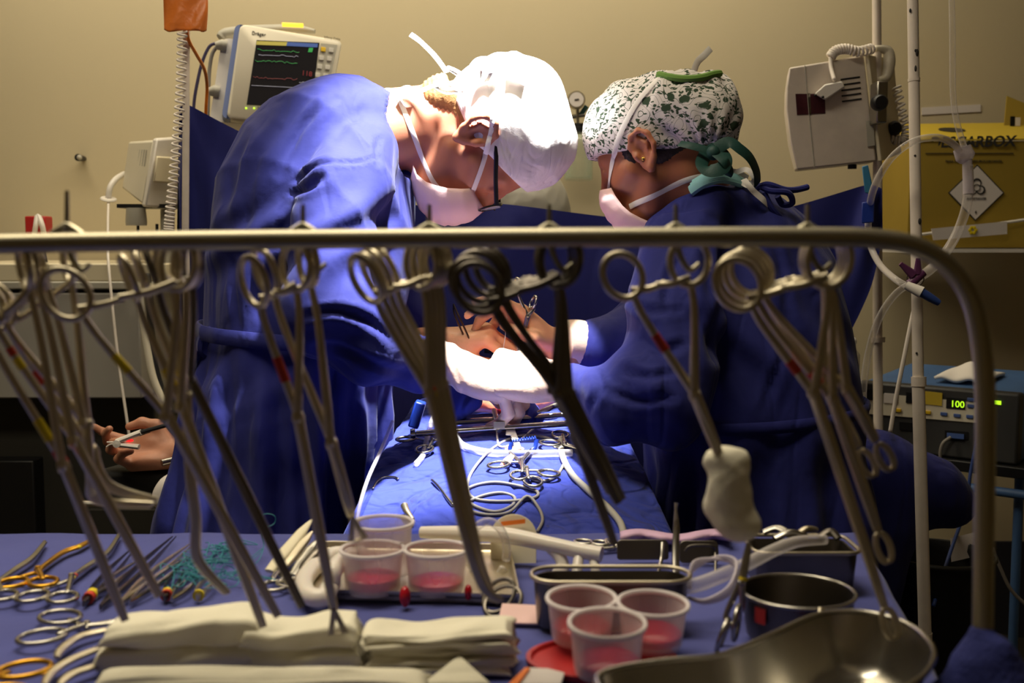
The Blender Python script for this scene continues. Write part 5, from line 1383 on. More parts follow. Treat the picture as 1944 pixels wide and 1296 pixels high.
tag(MB().tube(spl([D(784, 1002, .012), D(772, 986, .012), D(768, 976, .012)], 5), [.003, .005, .006], 10).build('towel_clip', 'steel_dull', smooth=60), 'steel clip end poking up behind the plastic cups', 'clip')
# held instruments
t = thing('tweezers', 'dark tweezers held upright in the surgeon far hand', 'tweezers', P(905, 672, 1.965))
for s in (-1, 1): MB().tube(spl([P(861, 577, 1.96), P(866 + 3 * s, 596, 1.96 - .004 * s), P(884 + 4 * s, 636, 1.962 - .006 * s), P(908 + 2 * s, 690, 1.97)], 6), [.0030, .0048, .0042, .0018], 8, flat=.4, ref=(1, 0, .3)).build('blade', 'steel_dark', t, smooth=60)
MB().tube([P(893, 654, 1.963), P(899, 667, 1.965)], .006, 8).build('tape_band', 'tape_yellow', t)
clamp('steel needle holder in the nurse raised hand, one ring visible', 'needle holder', None, lambda x, y, k: P(x, y, 1.95), CR, CU, (984, 540), (1012, 574), (1002, 600), (985, 668), .0095, (.45, .45), name='needle_holder', spread=1.0, ratchet=False)
for lab, pts in (('thin suture strand from the raised hand down to the fists', [(962, 600), (960, 630), (956, 660), (954, 684)]), ('second suture strand under the raised hand', [(983, 640), (982, 660), (981, 678)])):
    tag(MB().tube(spl([P(x, y, 1.93) for x, y in pts], 4), .0006, 5).build('suture_strand', 'paper_white'), lab, 'thread')
tag(MB().tube(spl([P(920, 664, 2.06), P(955, 668, 2.06), P(1000, 672, 2.06), P(1040, 690, 2.05)], 5), .006, 8).build('black_cable', 'rubber_black', smooth=0), 'black cable lying behind the gloved hands', 'cable')

# ================================================================== anaesthesia screen
def screen():
    top = spl([(340, 205, 0), (347, 198, 0), (360, 200, 0), (420, 232, 0), (500, 272, 0), (640, 342, 0), (780, 388, 0), (900, 384, 0), (1000, 392, 0), (1150, 411, 0), (1300, 420, 0), (1450, 404, 0), (1560, 376, 0), (1636, 353, 0), (1660, 352, 0), (1674, 358, 0)], 8)
    bot = spl([(336, 440, 0), (338, 560, 0), (352, 760, 0), (420, 930, 0), (520, 960, 0), (680, 970, 0), (770, 930, 0), (860, 775, 0), (1000, 752, 0), (1130, 775, 0), (1240, 930, 0), (1400, 900, 0), (1560, 740, 0), (1610, 640, 0), (1655, 540, 0), (1676, 440, 0)], 8)
    g = []
    top = spl(top[::4], 10); bot = spl(bot[::4], 10)
    for i in range(len(top)):
        u = i / (len(top) - 1); row = []
        for v in np.linspace(0, 1, 60):
            x = top[i][0] * (1 - v) + bot[i][0] * v; y = top[i][1] * (1 - v) + bot[i][1] * v
            fd = min(1, v * 4) * .018 * math.sin(u * 46 + 1.2 * math.sin(v * 4)) + .010 * math.sin(u * 17 + v * 5) + .030 * math.exp(-u * 7) * min(1, v * 5) * math.sin(13 * math.atan2(x - 340, y - 150) + .6)
            ybase = 2.36 + .10 * math.exp(-((u - .5) / .3) ** 2)
            row.append(P(x, y, ybase + fd))
        g.append(row)
    t = tag(MB().grid(g).build('screen_drape', 'screen_cloth', smooth=0), 'navy sheet hung as a screen behind the surgeon and nurse', 'drape')
screen()
# navy cloth mound to the right of the nurse
s = SD(); d = 2.23
s.chain([P(1560, 900, d), P(1660, 905, d), P(1770, 935, d), P(1815, 960, d)], [R(80, d), R(84, d), R(62, d), R(40, d)], .05)
s.chain([P(1630, 920, d), P(1650, 1000, d), P(1650, 1090, d), A(P(1650, 1090, d)[0], d, .12)], [R(80, d), R(80, d), R(60, d), R(60, d)], .05)
f = lambda p: np.maximum(s(p), .02 - p[:, 2])
tag(sdf_mb(f, *bounds([P(1460, 790, 1.9), P(1880, 900, 1.9), P(1880, 900, 2.44), A(.5, 2.1, 0)], .03), .010, disp=lambda v: .007 * cloth(v, 71, .5)).build('draped_stool', 'gown_cloth', smooth=0), 'navy cloth bulging out behind the white pole at the right', 'cloth')
# ================================================================== background
def onp(px, py, O, n):
    r = ray(px, py); return CC + r * (((A(O) - CC) @ A(n)) / (r @ A(n)))
# ---- patient monitor
def monitor():
    d = 2.80
    tl, tr, bl = P(452, 46, d - .02), P(650, 76, d + .05), P(424, 224, d - .05)
    u = nrm(tr - tl); v = tl - bl; v = nrm(v - u * (v @ u)); n = np.cross(u, v)
    O = P(540, 140, d + .0)
    n = n if n[1] < 0 else -n
    def F(px, py, lift=0.): return onp(px, py, O, n) + n * lift
    t = thing('patient_monitor', 'cream patient monitor with a dark screen and amber light, above the navy screen', 'monitor', F(530, 232) - n * .06)
    cs = [F(430, 225), F(618, 244), F(650, 78), F(456, 46)]
    def rr(c, ins, lift, n_=7, rad=.018):
        c = [A(q) for q in c]; m = sum(c) / 4; out = []
        for i in range(4):
            a, b, e = c[i - 1], c[i], c[(i + 1) % 4]
            b2 = b + (nrm(a - b) + nrm(e - b)) * ins
            for s in np.linspace(0, 1, n_):
                p0 = b2 + nrm(a - b) * rad; p1 = b2 + nrm(e - b) * rad
                out.append(p0 * (1 - s) ** 2 + 2 * b2 * s * (1 - s) + p1 * s * s + n * lift)
        return out
    MB().loft([rr(cs, .004, -.035), rr(cs, 0, -.030), rr(cs, 0, .002), rr(cs, .004, .006)]).build('bezel', 'plastic_cream', t, smooth=50)
    w = u
    c2 = [q - u * .012 for q in (cs[0], cs[0] + u * .03, cs[3] + u * .03, cs[3])]
    MB().loft([rr(c2, 0, -.036), rr(c2, 0, -.001)]).build('side_strip', 'plastic_blue', t, smooth=50)
    c3 = [q + k for q, k in ((F(398, 222), 0), (F(600, 238), 0), (F(630, 84), 0), (F(422, 62), 0))]
    MB().loft([rr(c3, .01, -.15), rr(c3, 0, -.13), rr(c3, 0, -.037)]).build('housing', 'plastic_white', t, smooth=50)
    tp = [F(420, 46, -.10), F(432, 38, -.10), F(480, 38, -.08), F(560, 42, -.05), F(600, 52, -.03)]
    MB().tube(spl(tp, 6), [.012, .016, .016, .012, .006], 10, flat=1.0).build('handle', 'plastic_grey', t, smooth=60)
    q0 = F(539, 44, -.010)
    MB().tube([F(536, 45, -.006), F(576, 47, -.006)], .0055, 12).build('alarm_light', 'led_amber', t, smooth=0)
    # screen
    def quad(pts, lift, m, name, th=.0012, par=None):
        p = [F(x, y, lift) for x, y in pts]
        return MB().loft([[q - n * th for q in p], p]).build(name, m, par or t, smooth=30)
    sc = quad([(487, 78), (606, 83), (590, 206), (468, 200)], .0075, 'screen_black', 'screen')
    quad([(487, 80), (545, 82), (543, 89), (486, 87)], .0085, 'screen_yellow', 'status_bar', par=sc)
    quad([(545, 82), (603, 85), (602, 92), (543, 89)], .0085, 'screen_blue', 'status_bar', par=sc)
    quad([(586, 93), (594, 93), (592, 101), (584, 101)], .0085, 'screen_green', 'indicator', par=sc)
    rr_ = random.Random(5)
    for k, (y, m_, x1, x0) in enumerate(((97, 'screen_green', 572, 488), (106, 'screen_white', 568, 490), (118, 'screen_green', 568, 484), (149, 'screen_red', 568, 480), (164, 'screen_white', 560, 477))):
        pts = [F(x, y + (rr_.choice([0, 0, -2, 1]) if k < 4 else 0) + (x - x0) * .05, .0085) for x in range(x0, x1, 4)]
        MB().tube(pts, .0005, 4).build('trace', m_, sc)
    text('118', 'reading', 'screen_red', sc, F(582, 142, .009), u, v, .018)
    text('72', 'reading', 'screen_white', sc, F(579, 163, .009), u, v, .018)
    text('--', 'reading', 'screen_white', sc, F(570, 158, .009), u, v, .012)
    text('Dräger', 'lettering', 'ink_dark', t, F(491, 66, .0066), u, v, .012)
    text('Infinity Delta', 'lettering', 'ink_dark', t, F(630, 74, .0066), u, v, .008)
    text('Power', 'lettering', 'ink_dark', t, F(496, 207, .0066), u, v, .007)
    quad([(609, 84), (640, 87), (618, 166 + 24), (590, 186)], .0072, 'plastic_grey', 'key_panel')
    for i in range(5):
        for j in range(2):
            x, y = 613 + 15 * j - 3.5 * i, 96 + 16.3 * i + 1.5 * j
            a = F(x, y, .009)
            MB().slab([(-.006, -.006), (.006, -.006), (.006, .006), (-.006, .006)], a, u, v, .003).build('key', 'key_yellow' if (i, j) == (0, 0) else 'key_white', t, bevel=.001)
    for x, y in ((467, 207), (482, 207)): MB().ell(F(x, y, .0065), (.0024, .0024, .0024)).build('power_light', 'led_green', t, smooth=0)
    for x, y, s in ((428, 78, 1), (414, 166, .9)):
        a = F(x - 6, y, -.05) + n * .02; MB().tube(spl([a + u * .012, a, a - u * .016 * s + A(0, 0, -.004)], 5), [.014, .015, .009], 12).build('plug', 'plastic_grey', t, smooth=60)
    MB().lathe([(0, 0), (.005, 0), (.005, .004), (0, .004)], F(423, 127, -.085), -u, 12).build('socket', 'plastic_black', t)
    MB().tube([F(520, 240, -.08), F(516, 300, -.08), F(514, 420, -.08), A(F(514, 420, -.08)[0], F(514, 420, -.08)[1], 0.02)], .022, 14).build('stand', 'plastic_grey', t)
    for lab, m_, pts, r in (('dark purple cable looping from the monitor left side', 'cable_purple', [(414, 82, 2.84), (398, 88, 2.84), (384, 118, 2.84), (374, 160, 2.84), (368, 200, 2.84), (366, 260, 2.84)], .0042), ('grey cable curving down from the upper monitor plug', 'cable_grey', [(418, 82, 2.80), (404, 100, 2.80), (398, 130, 2.80), (396, 170, 2.80), (394, 230, 2.80)], .0048), ('orange cable dropping from the orange bag', 'cable_orange', [(354, 52, 2.28), (358, 76, 2.30), (372, 102, 2.36), (388, 132, 2.44), (393, 165, 2.5), (391, 205, 2.52), (390, 250, 2.54)], .0036)):
        tag(MB().tube(spl([P(*q) for q in pts], 8), r, 10).build('cable', m_, smooth=0), lab, 'cable')
monitor()
# ---- left pole with coiled cord and orange bag
DL = 2.27
a = P(354, 40, DL + .05); b = P(352, 430, DL + .05)
t = thing('drip_pole', 'thin white pole at the left holding up the navy screen', 'pole', A(b[0], b[1], 0))
MB().tube([A(b[0] - .004, b[1], .02), b, a, P(355, -30, DL + .05)], .0075, 12).build('pole', 'pole_white', t)
MB().lathe([(0, 0), (.16, 0), (.16, .015), (.03, .05), (0, .05)], A(b[0] - .004, b[1], 0), n=24).build('base', 'steel_dull', t, smooth=40)
t = thing('orange_bag', 'orange plastic bag hanging at the top left of the picture', 'bag', P(352, 58, DL))
g = []
for i in np.linspace(0, 1, 26):
    lo_, hi_ = 309 + 2.5 * i, 392 + 3 * math.sin(i * 3)
    ring = []
    for k in range(30):
        th = 2 * PI * k / 30
        x = (lo_ + hi_) / 2 + (hi_ - lo_) / 2 * math.copysign(abs(math.cos(th)) ** .7, math.cos(th))
        ring.append(P(x, -40 + 98 * i + (3 * math.sin(x * .2) if i > .9 else 0), DL - .006 + .014 * math.sin(th) + .005 * math.sin(x * .13 + i * 7)))
    g.append(ring)
MB().loft(g).build('bag', 'orange_bag', t, smooth=0)
p = []
N_ = 30; ctr = spl([(346, 60, 0), (345, 110, 0), (343, 170, 0), (338, 240, 0), (331, 320, 0), (324, 390, 0), (320, 436, 0)], 60)
turns = 33.
for i, c in enumerate(ctr):
    s = i / (len(ctr) - 1); ph = 2 * PI * turns * (s * .75 + .25 * s * s)
    p.append(P(c[0] + 8.5 * math.cos(ph), c[1], DL - .02 + R(8.5, DL) * math.sin(ph)))
m = MB(); fine = []
for i in range(len(p) - 1):
    s = i / (len(p) - 1)
cc = []
M_ = 33 * 14
for i in range(M_ + 1):
    s = i / M_; k = s * (len(ctr) - 1); c = ctr[min(int(k), len(ctr) - 2)] * (1 - k % 1) + ctr[min(int(k) + 1, len(ctr) - 1)] * (k % 1)
    ph = 2 * PI * turns * (s * .72 + .28 * s * s)
    cc.append(P(c[0] + 8.5 * math.cos(ph), c[1], DL - .02 + R(8.5, DL) * math.sin(ph)))
tag(m.tube(cc, .0024, 7).build('coiled_cord', 'cord_white', smooth=0), 'white coiled cord hanging down in front of the navy screen edge', 'cord')
# ---- small boxy monitor at the left
def crt():
    t = thing('display_unit', 'small boxy cream display unit on a bracket at the left', 'display', P(285, 432, 2.9))
    def quadloft(name, m, A0, A1, par=None, bev=.006):
        return MB().loft([A0, A1]).build(name, m, par or t, bevel=bev, smooth=40)
    bk = [P(232, 358, 3.10), P(284, 384, 3.30), P(300, 264, 3.30), P(243, 270, 3.10)]
    fr = [P(270, 388, 2.82), P(345, 392, 2.98), P(350, 262, 2.98), P(291, 266, 2.82)]
    bk = [P(231, 357, 3.02), P(300, 372, 3.2), P(312, 268, 3.2), P(244, 269, 3.02)]
    quadloft('housing', 'plastic_cream', bk, fr)
    quadloft('bezel', 'plastic_white', [q + A(.0, .0, 0) for q in [P(268, 392, 2.83), P(352, 396, 3.0), P(357, 258, 3.0), P(290, 262, 2.83)]], [P(276, 393, 2.80), P(360, 397, 2.97), P(365, 259, 2.97), P(298, 263, 2.80)])
    quadloft('front_panel', 'cream_paint', [P(290, 346, 2.80), P(352, 350, 2.93), P(356, 300, 2.93), P(296, 296, 2.80)], [P(292, 346, 2.79), P(354, 350, 2.92), P(358, 300, 2.92), P(298, 296, 2.79)])
    for i in range(6): MB().tube([P(255 + 4 * i - 1, 312 + i * .8, 2.955 - i * .021), P(258 + 4 * i, 283 + i * .3, 2.955 - i * .021)], .0016, 6).build('vent_slot', 'plastic_grey', t)
    MB().slab([(-.07, -.05), (.08, -.05), (.08, .05), (-.07, .05)], P(285, 392, 2.9), EX, EY, .010).build('bracket', 'plastic_black', t)
    MB().lathe([(0, 0), (.026, 0), (.027, .010), (.024, .045), (0, .045)], P(259, 428, 2.86), n=24).build('knob', 'plastic_grey', t, smooth=40)
    for x in (262, 298): MB().tube([P(x, 425, 2.88), P(x, 500, 2.88)], .004, 8).build('support_rod', 'plastic_black', t)
    MB().tube([P(318, 398, 2.9), P(318, 500, 2.9)], .018, 10).build('support_rod', 'plastic_grey', t)
crt()
t = thing('gas_outlet', 'white disc on a curved white pipe left of the small display unit', 'pipe', P(206, 384, 3.0))
MB().lathe([(0, -.004), (.020, -.003), (.022, 0), (.020, .003), (0, .004)], P(206, 378, 2.98), nrm(A(.2, -.3, 1)), 20).build('disc', 'plastic_white', t, smooth=40)
MB().tube(spl([P(206, 376, 2.98), P(209, 356, 2.98), P(220, 340, 3.0), P(236, 330, 3.04)], 6), .008, 12).build('pipe', 'plastic_white', t, smooth=0)
MB().tube(spl([P(206, 382, 2.98), P(205, 430, 2.86), P(206, 500, 2.74), P(222, 660, 2.72), P(240, 790, 2.70), P(250, 860, 2.70)], 8), .0035, 8).build('hose', 'cord_white', t, smooth=0)
t = thing('wall_hook', 'small dark hook screwed to the wall at the left', 'hook', P(164, 308, 3.40))
MB().tube([A(P(164, 302, 3.40)[0], YW - .001, P(164, 302, 3.40)[2]), A(P(164, 302, 3.40)[0], YW - .05, P(164, 302, 3.40)[2])], [.007, .011], 12).build('pin', 'plastic_black', t)
MB().ell(A(P(164, 302, 3.40)[0] + .004, YW - .05, P(164, 302, 3.40)[2]), .008).build('cap', 'plastic_grey', t)
t = thing('red_valve', 'red valve with a white lever above the grey cabinet', 'valve', P(74, 448, 3.0))
MB().box(P(74, 428, 3.0), (.056, .05, .05)).build('body', 'red_plastic', t, bevel=.004)
MB().tube(spl([P(64, 452, 2.96), P(68, 428, 2.95), P(72, 410, 2.96), P(80, 428, 2.95), P(84, 450, 2.96)], 5), .007, 8).build('lever', 'plastic_white', t)
MB().tube([P(76, 440, 3.0), P(90, 520, 3.0)], .006, 8).build('stem', 'rubber_black', t)
# ---- grey cabinet
def cabinet():
    def X(px, d): return (px - 972) / FPX * d
    yf = 2.80
    def zz(py): return PY(900, py, yf)[2]
    x0, x1 = X(-120, 2.9), X(288, 2.9)
    t = thing('equipment_cabinet', 'grey equipment cabinet with a cream top along the left wall', 'cabinet', ((x0 + x1) / 2, 3.05, 0))
    def bx(name, m, xa, xb, ya, yb, za, zb, bev=.004): return MB().box(((xa + xb) / 2, (ya + yb) / 2, (za + zb) / 2), (xb - xa, yb - ya, zb - za)).build(name, m, t, bevel=bev)
    bx('top_panel', 'cream_paint', x0, x1 + .07, yf, 3.38, zz(534), zz(500))
    bx('top_rail', 'plastic_grey', x0, x1 + .07, yf - .004, 3.38, zz(549), zz(534))
    bx('slot', 'plastic_black', x0, x1, yf + .012, 3.38, zz(555), zz(549))
    d = bx('drawer', 'cabinet_grey', x0, x1, yf, 3.38, zz(756), zz(556))
    MB().box((x1 - .05, yf - .006, zz(563)), (.03, .012, .006)).build('latch', 'plastic_grey', d)
    bx('carcass', 'cabinet_dark', x0, x1, yf + .10, 3.38, .30, zz(757))
    bx('plinth', 'cabinet_dark', x0, x1 - .0, yf + .02, 3.38, .02, .30)
    bx('inner_box', 'plastic_black', x0, X(70, 2.9), yf + .04, yf + .2, .30, zz(880))
    for lab, m_, pts, r in (('cream breathing hose hanging at the cabinet right end', 'plastic_cream', [(262, 540, 2.72), (268, 580, 2.70), (278, 650, 2.70), (292, 720, 2.70), (320, 780, 2.70)], .009), ('black breathing hose hanging at the cabinet right end', 'rubber_black', [(280, 520, 2.71), (284, 570, 2.70), (288, 640, 2.71), (300, 720, 2.71), (330, 790, 2.71)], .009)):
        tag(MB().tube(spl([P(*q) for q in pts], 6), r, 12).build('breathing_hose', m_, smooth=0), lab, 'hose', 'breathing hoses')
cabinet()
# ---- suction jar on the wall
d = 3.30
t = thing('suction_jar', 'clear suction jar with a round gauge on the wall between the two heads', 'suction jar', P(1098, 344, d))
k = d / FPX
o = P(1098, 342, d)
MB().lathe([(0, 0), (25 * k, 0), (27 * k, 3 * k), (27 * k, 66 * k), (24 * k, 78 * k), (17 * k, 84 * k), (17 * k, 90 * k), (15.5 * k, 90 * k), (15.5 * k, 84 * k), (22 * k, 77 * k), (25 * k, 65 * k), (25 * k, 5 * k), (0, 3 * k)], o, n=36).build('jar', 'clear_glass', t, smooth=40)
MB().lathe([(0, 88 * k), (17 * k, 88 * k), (17 * k, 98 * k), (12 * k, 99 * k), (12 * k, 106 * k), (0, 107 * k)], o, n=28).box(P(1116, 240, d), (14 * k, 8 * k, 7 * k)).build('lid', 'plastic_black', t, smooth=40)
MB().tube([P(1097, 236, d), P(1096, 205, d - .005)], 3.2 * k, 10).tube([P(1084, 222, d), P(1110, 218, d)], 4.2 * k, 10).build('valve_body', 'steel', t)
ge = P(1094, 190, d - .02)
g_ = MB().lathe([(0, -.012), (16 * k, -.012), (17 * k, -.008), (17 * k, .010), (15 * k, .012), (0, .012)], ge, (0, 1, 0), 32).build('gauge', 'steel_dull', t, smooth=40)
MB().lathe([(0, 0), (13.5 * k, 0), (13.5 * k, .001), (0, .001)], ge - A(0, .0145, 0), (0, 1, 0), 28).build('dial', 'paper_white', g_)
MB().tube([ge + A(-.006, -.016, -.001), ge + A(.007, -.016, .001)], .0016, 6).build('needle', 'plastic_black', g_)
MB().box(P(1108, 210, d), (9 * k, 9 * k, 20 * k), Matrix.Rotation(.6, 3, 'Y')).build('selector', 'ribbon_green', t)
MB().box(P(1094, 218, 3.38), (52 * k, .01, 38 * k)).build('wall_plate', 'wall_white', t)
MB().tube(spl([P(1120, 240, d), P(1134, 246, d), P(1146, 262, d), P(1158, 300, d + .03)], 6), .0045, 8).build('hose', 'tape_yellow', t, smooth=0)
# ---- white warming unit on the drip stand
def unit():
    d = 2.46
    t = thing('infusion_warmer', 'pinkish white device with a black knob clamped to the pole at the right', 'device', P(1600, 322, d))
    fr = [(1513, 322), (1500, 270), (1492, 205), (1493, 165), (1498, 128), (1560, 118), (1640, 104), (1652, 210), (1664, 306)]
    f = [P(x, y, d + (x - 1580) * .0003) for x, y in fr]; b_ = [q + A(.035, .16, .006) for q in f]
    MB().loft([f, b_]).build('housing', 'pole_white', t, bevel=.004, smooth=30)
    MB().tube([P(1528, 124, d - .018), P(1536, 218, d - .015), P(1546, 318, d - .012)], .0009, 6).build('seam', 'plastic_grey', t)
    MB().loft([[P(x, y, d + (x - 1580) * .0003 - l) for x, y in ((1510, 178), (1566, 178), (1567, 215), (1513, 218))] for l in (.0, .002)]).build('label', 'label_dark', t)
    MB().loft([[P(x, y, d + (x - 1580) * .0003 - l) for x, y in ((1533, 177), (1538, 177), (1540, 217), (1536, 217))] for l in (.0, .0032)]).build('label_strip', 'steel', t)
    for i in range(5): MB().tube([P(1596 + i * .8, 151 + 10.4 * i, d + .004), P(1632 + i * .8, 146 + 10.4 * i, d + .015)], .0018, 6).build('vent_slot', 'plastic_black', t)
    MB().loft([[P(x, y, d - .002 - l) for x, y in ((1546, 178), (1566, 190), (1604, 165), (1598, 154), (1566, 160))] for l in (0, .03)]).build('clip', 'plastic_white', t, bevel=.003, smooth=30)
    for x, y in ((1548, 181), (1562, 184)): MB().ell(P(x, y, d - .034), .003).build('clip_hole', 'plastic_black', t)
    sd = [P(1641, 104, d + .018), P(1690, 112, d + .16), P(1704, 292, d + .16), P(1666, 306, d + .024)]
    MB().loft([sd, [q + A(.008, -.004, 0) for q in sd]]).build('side_panel', 'cream_paint', t, bevel=.002)
    MB().loft([[P(x, y, d + .02 - l) for x, y in ((1643, 230), (1658, 228), (1661, 276), (1646, 278))] for l in (0, .0)] if 0 else [[P(x, y, d + .018 - l) for x, y in ((1644, 230), (1658, 228), (1661, 276), (1647, 278))] for l in (0, .002)]).build('rating_plate', 'plastic_grey', t)
    MB().lathe([(0, 0), (14 * d / FPX, 0), (15 * d / FPX, .004), (14 * d / FPX, .022), (11 * d / FPX, .026), (0, .026)], P(1666, 196, d - .055), (0, -1, 0), 24).build('knob', 'plastic_black', t, smooth=40)
    MB().box(P(1668, 196, d - .012), (.024, .05, .090)).build('pole_clamp', 'steel', t, bevel=.003)
    MB().lathe([(0, 0), (.016, 0), (.017, .01), (.012, .02), (0, .02)], P(1696, 244, d + .10), (0, -1, 0), 18).build('knob', 'plastic_black', t, smooth=40)
    MB().lathe([(0, 0), (.010, 0), (.010, .01), (0, .01)], P(1618, 312, d + .05), (0, 0, -1), 14).build('foot', 'plastic_black', t)
    def coil(name, pts, rad, turns, r):
        c = spl([P(*q) for q in pts], 40); out = []
        tg = np.gradient(c, axis=0); M2 = int(turns * 12)
        for i in range(M2 + 1):
            k = i / M2 * (len(c) - 1); j = min(int(k), len(c) - 2); q = c[j] * (1 - k % 1 if k < len(c) - 1 else 0) + c[j + 1] * (k % 1 if k < len(c) - 1 else 1); tt = nrm(tg[j])
            e1 = nrm(np.cross(tt, (0, 1, 0))); e2 = np.cross(tt, e1); ph = 2 * PI * turns * i / M2
            out.append(q + rad * (e1 * math.cos(ph) + e2 * math.sin(ph)))
        MB().tube(out, r, 7).build(name, 'cord_white', t, smooth=0)
    coil('coiled_cord', [(1577, 108, d), (1586, 97, d), (1606, 93, d), (1630, 98, d), (1656, 92, d + .02)], .0095, 17, .0030)
    MB().tube(spl([P(1577, 108, d), P(1578, 130, d - .01), P(1584, 152, d - .03)], 6), .0048, 10).build('cord_end', 'cord_white', t, smooth=0)
    coil('coiled_cord', [(1702, 165, d + .1), (1712, 210, d + .1), (1720, 250, d + .1), (1712, 268, d + .1), (1690, 262, d + .1)], .0085, 16, .0032)
    MB().tube(spl([P(1660, 92, d + .05), P(1684, 96, d + .06), P(1688, 118, d + .06), P(1682, 146, d + .06), P(1668, 152, d + .05)], 6), [.006, .012, .014, .012, .006], 12).build('handset', 'plastic_cream', t, smooth=0)
unit()
def pole(name, label, pts, rs, d, collars=(), marks=()):
    b = P(*pts[-1], d)
    t = thing(name, label, 'pole', A(b[0], b[1], 0))
    for i in range(len(pts) - 1):
        MB().tube([P(*pts[i], d), P(*pts[i + 1], d)], R(rs[i], d), 18).build('tube', 'pole_white', t, smooth=50)
    for x, y, r, h in collars: MB().tube([P(x, y - h, d), P(x + .3, y + h, d)], R(r, d), 18).build('collar', 'pole_white', t, smooth=50)
    for x, y, w_, h in marks:
        q = P(x, y, d - R(rs[0], d) * 1.0); MB().ell(q + A(0, .0, 0), (R(w_, d), .002, R(h, d))).build('scratch', 'ink_dark', t, smooth=0)
    MB().tube([b, A(b[0] + .004, b[1], .05)], R(rs[-1], d), 18).build('tube', 'pole_white', t)
    for k in range(5):
        a = k * 2 * PI / 5 + .9; MB().tube([A(b[0] + .004, b[1], .07), A(b[0] + .17 * math.cos(a), b[1] + .17 * math.sin(a), .035)], .012, 8).build('leg', 'plastic_grey', t)
        MB().lathe([(0, -.012), (.022, -.010), (.024, 0), (.022, .010), (0, .012)], A(b[0] + .17 * math.cos(a), b[1] + .17 * math.sin(a), .025), (1, 0, 0), 14).build('caster', 'rubber_black', t)
pole('drip_stand', 'white pole with scratches standing in front of the yellow box', [(1732, -40), (1735, 152), (1743, 716), (1756, 1200)], [10.5, 10.5, 12, 13.5], 2.02, [(1735, 152, 11.5, 3), (1744, 724, 14, 9)], [(1728, 20, 2, 4), (1741, 100, 3, 7), (1738, 96, 2, 3), (1737, 295, 2, 2), (1746, 420, 3, 6), (1738, 130, 2, 6), (1740, 670, 2, 2)])
pole('drip_stand', 'thinner white pole carrying the white device with the black knob', [(1664, -40), (1666, 312), (1666, 640), (1668, 900)], [8.5, 9, 9, 13], 2.52, [(1667, 645, 13, 5)], [])
# clear tubing hanging from above with connector, loop, clamp and blue cap
dt = 2.10
def ctube(name, lab, pts, r, m='clear_tube', cat='tube'):
    return tag(MB().tube(spl([P(*q) for q in pts], 8), r, 12).build(name, m, smooth=0), lab, cat, None)
ctube('drip_line', 'clear line hanging from above to the connector by the yellow box', [(1806, -40, dt), (1808, 60, dt), (1809, 170, dt), (1815, 225, dt), (1830, 278, dt)], .0058)
ctube('drip_line', 'clear line arching in a loop around the white pole', [(1648, 432, dt), (1650, 395, dt), (1662, 350, dt - .08), (1692, 300, dt - .14), (1735, 268, dt - .16), (1780, 261, dt - .12), (1808, 272, dt - .04), (1823, 288, dt)], .0066)
ctube('drip_line', 'wide clear line curving below the connector, past the yellow box', [(1838, 314, dt), (1839, 350, dt), (1834, 394, dt), (1818, 440, dt), (1796, 478, dt - .02), (1770, 508, dt - .06), (1745, 526, dt - .1)], .0092)
ctube('drip_line', 'clear line from the left of the loop down to the blue cap', [(1648, 434, dt), (1654, 470, dt), (1672, 504, dt - .05), (1700, 530, dt - .12), (1722, 543, dt - .14)], .0062)
ctube('drip_line', 'clear line dropping from the purple clamp beside the white pole', [(1736, 534, dt - .11), (1700, 558, dt - .08), (1668, 606, dt - .04), (1648, 672, dt), (1639, 740, dt), (1640, 800, dt)], .0066)
ctube('drip_line', 'thin pale line running down between the two white poles', [(1740, 566, dt + .06), (1730, 610, dt + .06), (1716, 680, dt + .06), (1702, 750, dt + .06), (1690, 820, dt + .06)], .0042, 'cord_white')
t = thing('line_connector', 'clear plastic Y connector joining the hanging lines', 'connector', P(1836, 318, dt))
MB().tube(spl([P(1826, 280, dt), P(1833, 298, dt), P(1837, 306, dt)], 4), [.017, .019, .011], 14, flat=.7, ref=(0, 1, 0)).build('wide_end', 'clear_connector', t, smooth=50)
MB().tube([P(1836, 302, dt), P(1839, 368, dt)], [.009, .0105], 14).build('stem', 'clear_connector', t, smooth=50)
t = thing('tube_plug', 'white and dark blue cap on the end of the clear line', 'cap', P(1760, 562, dt - .15))
MB().tube([P(1720, 541, dt - .14), P(1750, 555, dt - .15)], [.0075, .0105], 12).build('collar', 'plastic_white', t, smooth=50)
MB().tube(spl([P(1748, 554, dt - .15), P(1768, 566, dt - .15), P(1783, 575, dt - .15)], 4), [.0085, .0075, .0055], 12).build('plug', 'cable_blue', t, smooth=50)
t = thing('line_clamp', 'purple pinch clamp on the crossing clear lines', 'clamp', P(1738, 530, dt - .13))
MB().tube([P(1726, 540, dt - .12), P(1752, 516, dt - .12)], .009, 10).build('body', 'clamp_purple', t, smooth=50)
MB().tube([P(1734, 522, dt - .125), P(1709, 500, dt - .13)], [.009, .004], 8, flat=.6, ref=(0, 1, 0)).build('wing', 'clamp_purple', t)
MB().tube([P(1742, 520, dt - .125), P(1743, 490, dt - .13)], [.008, .004], 8, flat=.6, ref=(0, 1, 0)).build('wing', 'clamp_purple', t)
MB().ring(P(1738, 528, dt - .12), .015, .0009, CR, CU).build('wire_ring', 'steel_dark', t)
tag(MB().loft([[P(x, y, 2.30 - l) for x, y in ((1636, 316), (1648, 313), (1656, 350), (1652, 368), (1642, 366))] for l in (0, .012)]).build('peg_clip', 'clip_cyan', bevel=.002), 'light blue peg clipping the navy screen under the device', 'clip')
t = thing('tube_holder', 'dark blue clip holding the clear line against the navy screen', 'clip', P(1650, 424, dt))
MB().loft([[P(x, y, dt - .012 - l) for x, y in ((1636, 384), (1660, 382), (1659, 422), (1636, 424))] for l in (0, .006)]).build('plate', 'clip_blue', t, bevel=.002)
